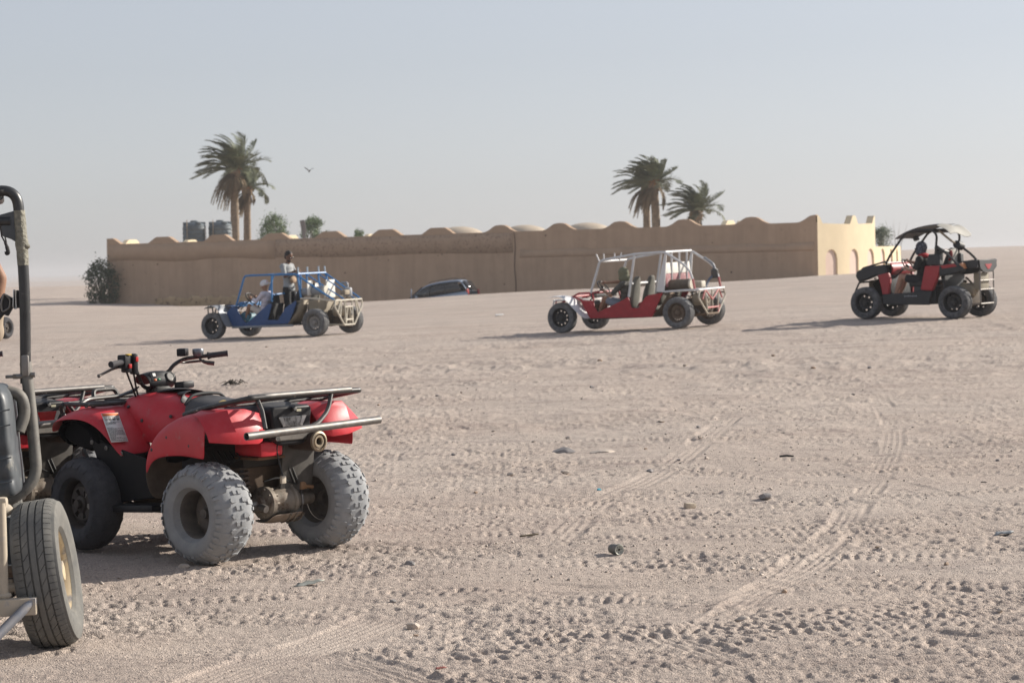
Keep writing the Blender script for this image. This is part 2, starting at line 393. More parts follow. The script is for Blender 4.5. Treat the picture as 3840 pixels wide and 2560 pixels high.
def sand_material():
    mt = bpy.data.materials.new('sand'); mt.use_nodes = True; nt = mt.node_tree; N = nt.nodes; L = nt.links
    bs = N['Principled BSDF']; bs.inputs['Roughness'].default_value = .95; bs.inputs['Specular IOR Level'].default_value = .12
    tc = N.new('ShaderNodeTexCoord')
    def noise(scale, det, rough=.6, vec=None):
        n = N.new('ShaderNodeTexNoise'); n.inputs['Scale'].default_value = scale; n.inputs['Detail'].default_value = det; n.inputs['Roughness'].default_value = rough
        L.new(vec or tc.outputs['Object'], n.inputs['Vector']); return n.outputs['Fac']
    def ramp(fac, a, b, ca, cb):
        r_ = N.new('ShaderNodeValToRGB'); r_.color_ramp.elements[0].position = a; r_.color_ramp.elements[1].position = b
        r_.color_ramp.elements[0].color = (*ca, 1); r_.color_ramp.elements[1].color = (*cb, 1); L.new(fac, r_.inputs[0]); return r_.outputs[0]
    def mix(fac, a, b, mode='MIX'):
        x = N.new('ShaderNodeMix'); x.data_type = 'RGBA'; x.blend_type = mode
        if isinstance(fac, float): x.inputs[0].default_value = fac
        else: L.new(fac, x.inputs[0])
        for s_, v in ((6, a), (7, b)):
            if isinstance(v, tuple): x.inputs[s_].default_value = (*v, 1)
            else: L.new(v, x.inputs[s_])
        return x.outputs[2]
    base = ramp(noise(.35, 5), .35, .68, (.475, .392, .345), (.51, .45, .408))
    mp = N.new('ShaderNodeMapping'); mp.inputs['Scale'].default_value = (.22, 1.1, 1); L.new(tc.outputs['Object'], mp.inputs[0])
    base = mix(.55, base, ramp(noise(.55, 7, .66, mp.outputs[0]), .36, .66, (.41, .35, .307), (.54, .475, .42)))
    mp2 = N.new('ShaderNodeMapping'); mp2.inputs['Scale'].default_value = (1, 2.6, 1); L.new(tc.outputs['Object'], mp2.inputs[0])
    sp = ramp(noise(7, 6, .75, mp2.outputs[0]), .54, .70, (1, 1, 1), (.70, .68, .69)); base = mix(1.0, base, sp, 'MULTIPLY')
    mp3 = N.new('ShaderNodeMapping'); mp3.inputs['Scale'].default_value = (.5, 1.5, 1); L.new(tc.outputs['Object'], mp3.inputs[0])
    base = mix(1.0, base, ramp(noise(1.5, 9, .78, mp3.outputs[0]), .50, .68, (1.04, 1.03, 1.02), (.74, .72, .735)), 'MULTIPLY')
    base = mix(1.0, base, ramp(noise(26, 5, .8, mp2.outputs[0]), .54, .68, (1.03, 1.03, 1.02), (.70, .67, .67)), 'MULTIPLY')
    gr = ramp(noise(85, 3, .8), .36, .62, (.74, .74, .76), (1.18, 1.16, 1.13)); base = mix(1.0, base, gr, 'MULTIPLY')
    vo = N.new('ShaderNodeTexVoronoi'); vo.inputs['Scale'].default_value = 120; L.new(tc.outputs['Object'], vo.inputs['Vector'])
    sepc = N.new('ShaderNodeSeparateColor'); L.new(vo.outputs['Color'], sepc.inputs[0])
    base = mix(1.0, base, ramp(sepc.outputs[0], .0, 1.0, (.82, .82, .83), (1.12, 1.11, 1.09)), 'MULTIPLY')
    L.new(base, bs.inputs['Base Color'])
    b1 = N.new('ShaderNodeBump'); b1.inputs['Strength'].default_value = .75; b1.inputs['Distance'].default_value = .012; L.new(noise(45, 5, .75), b1.inputs['Height'])
    b2 = N.new('ShaderNodeBump'); b2.inputs['Strength'].default_value = .8; b2.inputs['Distance'].default_value = .006
    L.new(vo.outputs['Distance'], b2.inputs['Height']); b2.invert = True; L.new(b1.outputs[0], b2.inputs['Normal']); L.new(b2.outputs[0], bs.inputs['Normal'])
    return mt
GX, GY, GZ = build_ground()
# ------------------------------------------------------------------ walled compound in the background
MUD = M('mud_plaster', (.46, .325, .225), .93, var=.07, scale=.9, bump=.5, bscale=9, stain=(.37, .265, .185), stain_amt=.12, stain_scale=2.2, spec=.1)
CREAM = M('cream_plaster', (.74, .62, .43), .92, var=.06, scale=1.3, bump=.25, bscale=14, spec=.1)
PINK = M('pink_infill', (.70, .55, .47), .9, var=.05, scale=2, spec=.1)
DOME = M('dome_plaster', (.50, .42, .33), .9, var=.12, scale=2.2, bump=.3, bscale=10, spec=.1)
PITD = M('pitted_plaster', (.425, .305, .215), .95, var=.10, scale=1.5, bump=1.0, bscale=22, stain=(.25, .17, .125), stain_amt=.30, stain_scale=7, spec=.1)
_n = MUD.node_tree; _tc = _n.nodes.new('ShaderNodeTexCoord'); _mp = _n.nodes.new('ShaderNodeMapping'); _mp.inputs['Scale'].default_value = (1.6, 1.6, .12); _no = _n.nodes.new('ShaderNodeTexNoise')
_no.inputs['Scale'].default_value = 1.0; _no.inputs['Detail'].default_value = 7; _no.inputs['Roughness'].default_value = .7; _rp = _n.nodes.new('ShaderNodeMapRange'); _rp.inputs[1].default_value = .35; _rp.inputs[2].default_value = .7; _rp.inputs[3].default_value = 1.06; _rp.inputs[4].default_value = .86
_vm = _n.nodes.new('ShaderNodeVectorMath'); _vm.operation = 'SCALE'; _bs = _n.nodes['Principled BSDF']; _src = _bs.inputs['Base Color'].links[0].from_socket         # rain streaks down the plaster
_n.links.new(_tc.outputs['Object'], _mp.inputs[0]); _n.links.new(_mp.outputs[0], _no.inputs['Vector']); _n.links.new(_no.outputs['Fac'], _rp.inputs[0]); _n.links.new(_src, _vm.inputs[0]); _n.links.new(_rp.outputs[0], _vm.inputs['Scale']); _n.links.new(_vm.outputs[0], _bs.inputs['Base Color'])
WA, WB = V(-23.0, 130.0, 0), V(15.14, 112.0, 0)
WD = (WB - WA).normalized(); WN = V(WD.y, -WD.x, 0)          # towards the camera
WL = (WB - WA).length
w_yaw = math.atan2(WD.y, WD.x)
def merlon_outline(smooth):
    if smooth: return [(-1.05, 0), (-.85, .03), (-.62, .13), (-.42, .26), (-.28, .33), (0, .36), (.28, .33), (.42, .26), (.62, .13), (.85, .03), (1.05, 0)]
    return [(-1.0, 0), (-.92, .03), (-.5, .30), (-.38, .34), (.38, .345), (.5, .30), (.92, .03), (1.0, 0)]
cw = thing('compound_wall', 'long brown mud plastered compound wall in shade with humped parapet', 'wall', WA, (0, 0, w_yaw))
b = B(); b.box((WL / 2, .18, .9), (WL, .36, 4.8)); b.v = [(x, y, z + (.1 * (x / WL) if z > 0 else 0) - .02) for x, y, z in b.v]; b.obj('wall_body', MUD, cw)
# patch of bare pitted render along the top, slightly proud of the smooth coat
b = B(); b.grid([[(x, -.014, z) for z in (2.28 + .18 * math.sin(x * .7) * .2, 2.9, 3.27)] for x in np.linspace(11.2, 25.6, 24)]); b.obj('pitted_render', PITD, cw, solid=.02)
b = B(); b.grid([[(x, -.012, z) for z in (2.30 + .07 * math.sin(x), 2.8, 3.22)] for x in np.linspace(.1, 11.15, 16)]); b.obj('rough_render', M('rough_plaster', (.455, .322, .223), .95, var=.08, scale=1.4, bump=.8, bscale=18, stain=(.39, .28, .2), stain_amt=.08, stain_scale=5, spec=.1), cw, solid=.016)
b = B(); b.grid([[(x, -.012, z) for z in (1.98, 2.1, 2.36 + .04 * math.sin(2 * x))] for x in np.linspace(26.0, 42.0, 20)]); b.obj('render_band', M('banded_plaster', (.44, .31, .215), .95, var=.09, scale=1.2, bump=.7, bscale=20, stain=(.36, .255, .18), stain_amt=.10, stain_scale=5, spec=.1), cw, solid=.014)
# weathered foot of the wall, flaking
b = B(); rnd = random.Random(4)
b.grid([[(x, -.02, z) for z in (-.8, .1, .10 + .22 * rnd.random())] for x in np.linspace(3.2, 9.5, 40)]); b.obj('flaking_foot', M('flaking_plaster', (.50, .36, .22), .95, var=.2, scale=2, bump=1, bscale=14, stain=(.2, .13, .09), stain_amt=.35, stain_scale=4, spec=.1), cw, solid=.03)
rnd = random.Random(15)
POCK_SHADE = M('pock_shade', (.10, .07, .05), .95, spec=.1)  # shade inside small plaster pocks, put in as a flat dark colour
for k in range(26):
    x_ = rnd.uniform(1, 42); z_ = rnd.choice((rnd.uniform(2.0, 2.5), rnd.uniform(.6, 3.1))); b = B(); b.ell((x_, -.004, z_), (rnd.uniform(.02, .06), .012, rnd.uniform(.02, .05)), None, 8, 6); b.obj('pock_shade_blob', POCK_SHADE, cw)
b = B(); b.tube([(25.72 + .03 * math.sin(3 * z), -.02, z) for z in np.linspace(-.5, 3.3, 20)], .022, 5); b.obj('crack', M('crack', (.12, .085, .06), .95, spec=.1), cw)
for i, (sx, h) in enumerate([(.0, 1), (3.78, 1), (7.48, 1.05), (11.15, 1), (14.62, 1), (18.08, 1), (21.2, 1), (24.87, 1.05), (28.27, 1.05), (31.66, 1.02), (35.15, 1.02), (38.74, 1.02), (42.1, 1.0)]):
    ol = merlon_outline(i > 6)
    if i == 0: ol = [(0, 0), (0, .34)] + [p for p in ol if p[0] > .3]
    if i == 12: ol = [p for p in ol if p[0] < -.2] + [(.0, .37), (.0, 0)]
    base = 3.272 + .1 * sx / WL
    b = B(); b.prism([(x, z * h) for x, z in ol], 1, .002, .358); b.obj('merlon', CREAM if False else MUD, cw, bevel=.02, loc=(sx, 0, base))
# sunlit arcaded wall curving away at the right
def arc_pts():
    return smooth_path([(15.14, 112.0), (17.05, 114.1), (18.8, 117.0), (20.2, 120.4), (21.25, 124.0), (21.7, 127)], 10)
AP = arc_pts(); cum = [0]
for a, c in zip(AP[:-1], AP[1:]): cum.append(cum[-1] + float(np.hypot(*(c - a))))
def arc_at(s):
    x = float(np.interp(s, cum, [p[0] for p in AP])); y = float(np.interp(s, cum, [p[1] for p in AP]))
    e = .05; x2 = float(np.interp(s + e, cum, [p[0] for p in AP])); y2 = float(np.interp(s + e, cum, [p[1] for p in AP])); t = V(x2 - x, y2 - y, 0).normalized()
    return V(x, y, 0), V(t.y, -t.x, 0)
S_HIGH = 6.15; S_END = cum[-1] - .2
aw = thing('arcaded_wall', 'sunlit cream wall curving away with pink blind arches beside brown wall', 'wall', (15.14, 112.0, 0))
arches = [(.62, 1.62, 2.02), (2.75, 3.75, 2.02), (4.9, 5.9, 2.02), (7.0, 8.0, 2.02), (9.1, 10.1, 2.0), (11.2, 12.2, 2.0)]
def arc_top(s):
    if s > S_HIGH: return 2.13
    z = 3.33 - .06 * math.sin(s / S_HIGH * math.pi)
    for c, wd in ((0, .42), (S_HIGH / 2 + .25, .42), (S_HIGH, .42)):
        d = abs(s - c)
        if d < wd: z = max(z, 3.33 + .37 * min(1, (wd - d) / (wd * .62)))
    return z
ss = sorted(set([round(x, 3) for x in np.arange(0, S_END, .11)] + [S_HIGH, S_HIGH + .002] + [v for a in arches for v in (a[0], a[1])]))
o0 = Vector((15.14, 112.0, 0)); front = []; back = []; b = B()
def arch_z(s):
    for a0, a1, zt in arches:
        if a0 - 1e-6 <= s <= a1 + 1e-6:
            c = (a0 + a1) / 2; hw = (a1 - a0) / 2; return zt - hw + math.sqrt(max(hw * hw - (s - c) ** 2, 0))
    return None
quads = []
for s0, s1 in zip(ss[:-1], ss[1:]):
    p0, n0 = arc_at(s0); p1, n1 = arc_at(s1); mid = arch_z((s0 + s1) / 2)
    z0 = arch_z(s0) if mid is not None else -.6; z1 = arch_z(s1) if mid is not None else -.6
    if z0 is None: z0 = -.6
    if z1 is None: z1 = -.6
    p0, p1 = p0 - o0, p1 - o0; t0, t1 = arc_top(s0 + 1e-4), arc_top(s1 - 1e-4); th = .35
    f0, f1 = p0, p1; k0, k1 = p0 - n0 * th, p1 - n1 * th
    def q(*pts): b.add(pts, [tuple(range(len(pts)))])
    q(f0 + V(0, 0, z0), f1 + V(0, 0, z1), f1 + V(0, 0, t1), f0 + V(0, 0, t0))
    q(k1 + V(0, 0, -.6), k0 + V(0, 0, -.6), k0 + V(0, 0, t0), k1 + V(0, 0, t1))
    q(f0 + V(0, 0, t0), f1 + V(0, 0, t1), k1 + V(0, 0, t1), k0 + V(0, 0, t0))
    if mid is not None:
        e0, e1 = p0 - n0 * .09, p1 - n1 * .09
        q(f0 + V(0, 0, z0), e0 + V(0, 0, z0), e1 + V(0, 0, z1), f1 + V(0, 0, z1))
for s in [a for ar in arches for a in ar[:2]]:
    p, n = arc_at(s); p = p - o0; hw = .5; zt = 2.02 - hw
    b.add([p + V(0, 0, -.6), p - n * .09 + V(0, 0, -.6), p - n * .09 + V(0, 0, zt), p + V(0, 0, zt)], [(0, 1, 2, 3)])
p, n = arc_at(S_HIGH); p = p - o0; b.add([p + V(0, 0, 2.1), p - n * .35 + V(0, 0, 2.1), p - n * .35 + V(0, 0, 3.7), p + V(0, 0, 3.7)], [(0, 1, 2, 3)])
b.obj('wall_body', CREAM, aw, ang=30, fix=False)
for a0, a1, zt in arches:
    b = B(); rows = []
    for s in np.linspace(a0, a1, 7):
        p, n = arc_at(s); p = p - o0 - n * .085; rows.append([p + V(0, 0, -.6), p + V(0, 0, .9), p + V(0, 0, arch_z(s))])
    b.grid(rows); b.obj('arch_infill', PINK, aw, fix=False)
# return walls and roof parapets inside the compound, seen over the front wall
def parapet(name, label, p0, p1, z, mer, mat, th=.3, base=-.2):
    p0, p1 = V(*p0, 0), V(*p1, 0); d = p1 - p0; L_ = d.length
    t = thing(name, label, 'parapet', p0, (0, 0, math.atan2(d.y, d.x)))
    bb = B(); bb.box((L_ / 2, 0, (z + base) / 2), (L_, th, z - base)); bb.obj('wall_body', mat, t)
    for sx in mer:
        bb = B(); bb.prism(merlon_outline(False), 1, -th / 2 + .003, th / 2 - .003); bb.obj('merlon', mat, t, loc=(sx, 0, z - .004), bevel=.02)
    return t
parapet('return_wall', 'cream return wall behind left end of brown wall', (-22.6, 130.9), (-19.2, 139.6), 3.22, (1.6, 5.2, 8.6), CREAM)
parapet('inner_parapet', 'sunlit cream inner parapet left of the small trees', (-14.6, 134.5), (-12.3, 139.5), 3.34, (1.2, 3.3), CREAM)
parapet('inner_parapet', 'cream rear parapet behind the middle of brown wall', (-9.2, 139.0), (-7.2, 143.0), 3.34, (1.5,), CREAM)
parapet('inner_parapet', 'low cream parapet between the domes and the palm pair', (5.8, 130.0), (7.6, 136.0), 3.5, (1.2, 3.8), CREAM)
parapet('inner_parapet', 'cream parapet behind right end of brown wall', (11.6, 124.0), (13.6, 128.0), 3.42, (.9, 3.1), CREAM)
def dome(label, x, y, z, r_, h):
    b = B(); b.lathe([(r_ * math.cos(a), z + h * math.sin(a)) for a in np.linspace(0, math.pi / 2 - .02, 12)], (0, 0, 0), (0, 0, 1), 32, cap=False)
    b.lathe([(r_ * 1.03, -.2), (r_ * 1.03, z), (r_ * .96, z + .01)], (0, 0, 0), (0, 0, 1), 32)
    tag(b.obj('dome', DOME, loc=(x, y, 0), ang=60), label, 'dome', 'plaster domes behind the compound wall')
dome('low plaster dome above wall, leftmost of the three domes', -2.9, 132, 3.2, 1.5, .68)
dome('low plaster dome above wall, middle one of the three', .9, 135, 3.2, 1.5, .74)
dome('low plaster dome above wall, rightmost of the three domes', 4.7, 138, 3.3, 1.6, .74)
# water tanks
TANK = M('tank_plastic', (.055, .075, .09), .5, var=.25, scale=2, dust=.45, dcol=(.24, .28, .30))
WOOD = M('pale_wood', (.35, .27, .19), .8)
for lab, x, y in (('dark blue-grey plastic water tank, left of the pair above wall', -19.5, 141), ('dark blue-grey plastic water tank, right of the pair beside the palms', -17.95, 141.4)):
    t = thing('water_tank', lab, 'tank', (x, y, 2.3), group='water tanks on the compound roof')
    b = B(); prof = [(.70, 0)]
    for k in range(8): prof += [(.70, .02 + k * .26), (.725, .06 + k * .26), (.725, .2 + k * .26), (.70, .24 + k * .26)]
    prof += [(.72, 2.1), (.66, 2.2), (.42, 2.33), (.22, 2.38)]; b.lathe(prof, (0, 0, 0), (0, 0, 1), 36); b.obj('tank_body', TANK, t)
    b = B(); b.lathe([(.24, 2.36), (.24, 2.44), (.19, 2.47), (.001, 2.48)], (0, 0, 0), (0, 0, 1), 24); b.obj('lid', TANK, t)
    for a in (.5, 2.2, 3.7, 5.3):
        b = B(); b.box((.56 * math.cos(a), .56 * math.sin(a), 2.28), (.3, .26, .18), (0, 0, a), .03); b.obj('lifting_lug', TANK, t)
    b = B(); b.tube([(-.34, -.78, -2.3), (-.34, -.78, 2.5)], .02, 6); b.obj('support_post', WOOD, t)
    b = B(); b.tube([(.72, -.4, -2.3), (.74, -.4, 2.0)], .02, 6); b.obj('pipe', M('white_pipe', (.7, .7, .68), .5), t)
b = B(); b.box((0, 0, .35), (.22, .12, 1.4), (0, R(-6), 0), .02); b.box((-.07, 0, 1.15), (.3, .1, .75), (0, R(-9), 0), .02)
tag(b.obj('lamp_post', M('grey_post', (.16, .15, .15), .6), loc=(-12.6, 140, 3.1)), 'tilted grey post standing above wall in front of the second small tree', 'post')

# ------------------------------------------------------------------ palms and shrubs
FROND = M('palm_frond', (.18, .195, .115), .6, var=.4, scale=.9, spec=.35)
FROND_DRY = M('dry_frond', (.23, .165, .095), .8, var=.3, scale=1.5)
BARK = M('palm_bark', (.235, .175, .12), .95, var=.35, scale=5, bump=1.0, bscale=20)
DATES = M('date_cluster', (.42, .19, .055), .7, var=.3, scale=4)
def frond(b, base, az, el, L_, rnd, wind, droop, width):
    pts = []; p = Vector(base); d = V(math.cos(az) * math.cos(el), math.sin(az) * math.cos(el), math.sin(el)); n = 12
    for k in range(n + 1):
        pts.append(p.copy()); p = p + d * (L_ / n)
        d = (d + V(0, 0, -droop) * (.4 + k / n) * .16 + wind * .20 * (.25 + k / n)).normalized()
    b.tube(pts, [.035 * (1 - .8 * i / n) + .004 for i in range(n + 1)], 4)
    for k in range(1, n * 4):
        u = k / 4; i = min(int(u), n - 1); f = u - i; q = pts[i] * (1 - f) + pts[i + 1] * f; t = (pts[i + 1] - pts[i]).normalized()
        if u / n < .14: continue
        side = t.cross(V(0, 0, 1)); side = side.normalized() if side.length > .05 else V(1, 0, 0); upn = side.cross(t)
        ll = width * (1 - abs(u / n - .45) ** 2 * 1.9) * rnd.uniform(.8, 1.15)
        for sg in (-1, 1):
            dr = (side * sg * rnd.uniform(.55, .9) + t * rnd.uniform(.55, .85) + upn * rnd.uniform(.05, .4) + wind * .6 + V(0, 0, -.12)).normalized()
            e = q + dr * max(ll, .08); wv = dr.cross(upn + V(.01, 0, 0)).normalized() * .024
            mid = q * .45 + e * .55 + V(0, 0, .015)
            b.add([q - wv * .6, q + wv * .6, mid + wv, e, mid - wv], [(0, 1, 2, 3, 4)])
def palm(label, x, y, h, crown_r, seed, lean=(0, 0), n=46, ndead=14, trunk_r=.19, gz=0):
    rnd = random.Random(seed); t = thing('palm_tree', label, 'palm tree', (x, y, gz))
    pts = [V(lean[0] * (k / 14) ** 1.5, lean[1] * (k / 14) ** 1.5, h * k / 14) for k in range(15)]
    b = B(); P2 = []; rr = []
    nn = int(h / .09)
    for k in range(nn + 1):
        u = k / nn; i = min(int(u * 14), 13); f = u * 14 - i; P2.append(pts[i] * (1 - f) + pts[i + 1] * f)
        rr.append(trunk_r * (1.12 - .25 * u) * (1 + .09 * (k % 2)) * rnd.uniform(.96, 1.05))
    b.tube(P2, rr, 14); b.obj('trunk', BARK, t, ang=50)
    top = pts[-1]; wind = V(-1, -.15, .05)
    b = B(); b.lathe([(trunk_r * .8, -.55), (trunk_r * 1.5, -.25), (trunk_r * 1.35, .05), (.05, .35)], top, (0, 0, 1), 12, wob=lambda a, hh: 1 + .12 * math.sin(7 * a + hh * 20)); b.obj('frond_bases', BARK, t)
    b = B()
    for k in range(n):
        az = k * 2.39996 + rnd.uniform(-.2, .2); el = R(88 - 92 * (k / n) ** .95 + rnd.uniform(-7, 7))
        frond(b, top + V(.08 * math.cos(az), .08 * math.sin(az), .1), az, el, crown_r * rnd.uniform(.82, 1.12), rnd, wind, rnd.uniform(.5, 1.0), crown_r * .26)
    b.obj('crown', FROND, t, fix=False, ang=180)
    b = B()
    for k in range(ndead):
        az = rnd.uniform(1.6, 4.9) if k % 4 else rnd.uniform(0, 6.28); el = R(rnd.uniform(-62, -10))
        frond(b, top + V(0, 0, -.12), az, el, crown_r * rnd.uniform(.55, 1.05), rnd, wind * .5, 2.2, crown_r * .12)
    b.obj('dead_fronds', FROND_DRY, t, fix=False, ang=180)
    for k in range(5):
        az = rnd.uniform(0, 6.28); b = B(); c = top + V(.35 * math.cos(az), .35 * math.sin(az), rnd.uniform(.05, .35))
        for j in range(16):
            q = c + V(rnd.gauss(0, .09), rnd.gauss(0, .09), rnd.gauss(-.1, .12)); b.tube([top + V(0, 0, .1), (top + c) / 2 + V(0, 0, .12), q], [.012, .012, .028], 4)
        b.obj('date_cluster', DATES, t)
    return t
palm('tallest date palm by the water tanks with full wind-swept crown', -18.08, 150, 7.85, 2.6, 3, (.05, 0), 48, 30, .27, .3)
palm('slimmer shorter date palm directly right of the tallest palm', -17.6, 152.5, 6.7, 1.85, 8, (.12, 0), 30, 28, .24, .3)
palm('leaning left trunk of the palm pair behind red and white buggy', 9.05, 150, 6.2, 2.1, 13, (.0, 0), 32, 24, .24, .3)
palm('straight right trunk of the palm pair behind red and white buggy', 9.55, 147.5, 6.3, 2.1, 21, (-.12, 0), 34, 16, .27, .3)
palm('short squat date palm, rightmost of all palms above wall', 12.05, 147, 4.35, 2.2, 34, (0, 0), 38, 16, .3, .3)

LEAF = M('shrub_leaf', (.10, .15, .06), .6, var=.35, scale=2, spec=.3)
LEAF_D = M('dark_leaf', (.05, .07, .035), .6, var=.35, scale=2, spec=.3)
TWIG = M('twig', (.16, .125, .09), .9)
def shrub(name, label, cat, x, y, z, rx, ry, h, seed, nclump, leaf=.07, mat=None, trunk_h=0.0, nl=70):
    rnd = random.Random(seed); t = thing(name, label, cat, (x, y, z)); bt = B(); bl = B()
    for k in range(nclump):
        a = rnd.uniform(0, 6.28); rr = math.sqrt(rnd.random()); hh = rnd.random() ** .8
        sh = math.sqrt(max(0, 1 - (2 * hh - .85) ** 2 * .75)); c = V(rx * rr * sh * math.cos(a), ry * rr * sh * math.sin(a), trunk_h + hh * (h - trunk_h))
        bt.tube([(c.x * .05, c.y * .05, 0), (c.x * .35, c.y * .35, c.z * .5), c], [.03, .018, .006], 4)
        cr = rnd.uniform(.16, .34) * min(1, rx)
        for j in range(nl):
            p = c + V(rnd.gauss(0, cr * .6), rnd.gauss(0, cr * .6), rnd.gauss(0, cr * .55)); d = V(rnd.gauss(0, 1), rnd.gauss(0, 1), rnd.gauss(.3, 1)).normalized(); s_ = d.orthogonal().normalized() * leaf * rnd.uniform(.3, .55); L_ = leaf * rnd.uniform(.8, 1.6)
            bl.add([p, p + d * L_ * .5 + s_, p + d * L_, p + d * L_ * .5 - s_], [(0, 1, 2, 3)])
    bt.obj('trunk', TWIG, t); bl.obj('crown', mat or LEAF, t, fix=False, ang=180); return t
shrub('small_tree', 'bushy green tree above wall, just right of the tall palms', 'tree', -15.5, 150, .3, 1.0, .9, 4.8, 5, 60, .09, None, 2.6, 60)
shrub('small_tree', 'green tree above wall behind the tilted grey post', 'tree', -13.1, 152, .3, .95, .8, 4.6, 6, 50, .09, None, 2.6, 60)
shrub('small_tree', 'tiny green treetop peeking over middle of brown wall', 'tree', -10.1, 152, .3, .5, .5, 3.75, 7, 22, .09, None, 2.4, 50)
shrub('bush', 'dark green bush growing against left end of brown wall', 'bush', -23.2, 129.3, -.1, .95, .7, 2.4, 9, 52, .10, LEAF_D, 0, 60)
shrub('bush', 'pale green bush behind the curving cream wall', 'bush', 21.9, 134, .8, .75, .7, 2.35, 11, 50, .09, M('sage_leaf', (.12, .15, .085), .7, var=.3, scale=2), .3, 60)
t = thing('bare_shrub', 'thin bare reed stems rising behind the low cream wall', 'shrub', (23.6, 139, .8))
rnd = random.Random(2)
for k in range(9):
    b = B(); a = rnd.uniform(-.5, .5); b.tube([(rnd.uniform(-.2, .2), 0, 0), (a * .6, .1, 1.5), (a * 1.5, .2, rnd.uniform(2.2, 3.3))], [.012, .009, .004], 4); b.obj('stem', TWIG, t)
# bird gliding above the wall
t = thing('bird', 'small dark bird flying in open sky right of the tall palms', 'bird', (-8.28, 95, 5.72), (R(4), R(-16), R(80)))
BIRD = M('bird_plumage', (.045, .04, .04), .8)
b = B(); b.cap((-.055, 0, -.01), (.06, 0, 0), .022, .03); b.ell((.1, 0, .012), (.024, .02, .02)); b.tube([(.118, 0, .01), (.138, 0, .006)], [.008, .001], 6); b.obj('body', BIRD, t)
for sg in (-1, 1):
    b = B(); b.grid([[(.05, .015 * sg, .01), (.0, .015 * sg, .012), (-.04, .015 * sg, .005)], [(.055, .09 * sg, .085), (.005, .09 * sg, .087), (-.05, .09 * sg, .075)], [(.02, .17 * sg, .14), (-.01, .17 * sg, .14), (-.05, .165 * sg, .13)], [(-.035, .21 * sg, .165), (-.04, .21 * sg, .165), (-.06, .207 * sg, .16)]]); b.obj('wing', BIRD, t, solid=.006)
b = B(); b.grid([[(-.05, -.012, -.01), (-.05, .012, -.01)], [(-.13, -.03, -.018), (-.13, .03, -.018)]]); b.obj('tail', BIRD, t, solid=.005)
# ------------------------------------------------------------------ quad bikes
RED = M('red_plastic', (.55, .017, .032), .40, var=.12, scale=5, dust=.12, dcol=(.56, .25, .24), bump=.07, bscale=25, spec=.4, stain=(.46, .10, .10), stain_amt=.05, stain_scale=14)
RED_WEAR = M('worn_red_plastic', (.30, .012, .02), .6, var=.25, scale=5, dust=.30, dcol=(.26, .17, .12), stain=(.12, .085, .06), stain_amt=.22, stain_scale=9)
BLACKP = M('black_plastic', (.012, .012, .015), .45, var=.25, scale=6, dust=.05, dcol=(.16, .15, .14), spec=.25)
LINER = M('liner_black', (.006, .006, .007), .8, spec=.1)
GUARD = M('guard_black', (.008, .008, .010), .5, var=.2, scale=6, dust=.035, dcol=(.16, .15, .14), spec=.14)
BLACKM = M('black_metal', (.02, .02, .021), .38, .2, var=.3, scale=12, dust=.20, dcol=(.27, .24, .21), stain=(.30, .27, .23), stain_amt=.06, stain_scale=16)
STEEL = M('bare_steel', (.21, .20, .19), .42, .75, var=.3, scale=14, dust=.25, dcol=(.34, .31, .28), stain=(.14, .09, .06), stain_amt=.05, stain_scale=11)
MUDDY = M('muddy_metal', (.10, .065, .042), .8, var=.35, scale=10, dust=.45, dcol=(.27, .19, .125))
ALU = M('cast_alloy', (.22, .19, .155), .6, .35, var=.25, scale=14, dust=.28, dcol=(.30, .245, .19), stain=(.075, .045, .028), stain_amt=.42, stain_scale=10)
RUBBER = M('dusty_rubber', (.27, .28, .29), .9, var=.10, scale=10, dust=.5, dcol=(.40, .40, .40), bump=.15, bscale=90, spec=.2)
RUBBER_D = M('dark_rubber', (.045, .045, .05), .85, var=.2, scale=9, dust=.30, dcol=(.15, .14, .14), spec=.25)
RIMD = M('dark_rim', (.035, .03, .028), .55, .3, var=.3, scale=12, dust=.40, dcol=(.15, .11, .08))
SEATM = M('seat_vinyl', (.022, .022, .024), .48, var=.3, scale=6, dust=.30, dcol=(.16, .15, .145), bump=.12, bscale=120)
FOAM = M('seat_foam', (.50, .36, .13), .9)
WHITEP = M('white_print', (.72, .70, .66), .6, var=.05, dust=.1)
INK = M('ink', (.05, .045, .045), .7)
ORANGEP = M('orange_print', (.62, .17, .05), .6)
CHROME = M('chrome', (.5, .5, .5), .25, .9, dust=.2)
REDGLASS = M('red_lens', (.45, .012, .015), .18, var=.2, scale=20, spec=.6, dust=.1, dcol=(.5, .2, .18))
REFLECT = M('broken_reflector', (.30, .30, .30), .3, .7, var=.5, scale=40, stain=(.05, .05, .05), stain_amt=.4, stain_scale=25)
CABLE = M('cable', (.012, .012, .012), .5)

LABEL_PTS = [(0.9836, 0.4593, 0.8519), (0.9703, 0.3384, 0.8497), (0.828, 0.3829, 0.6793), (0.8415, 0.4995, 0.6823)]
def mirror_rows(rows, sg): return [[(x, y * sg, z) for x, y, z in r_] for r_ in rows]

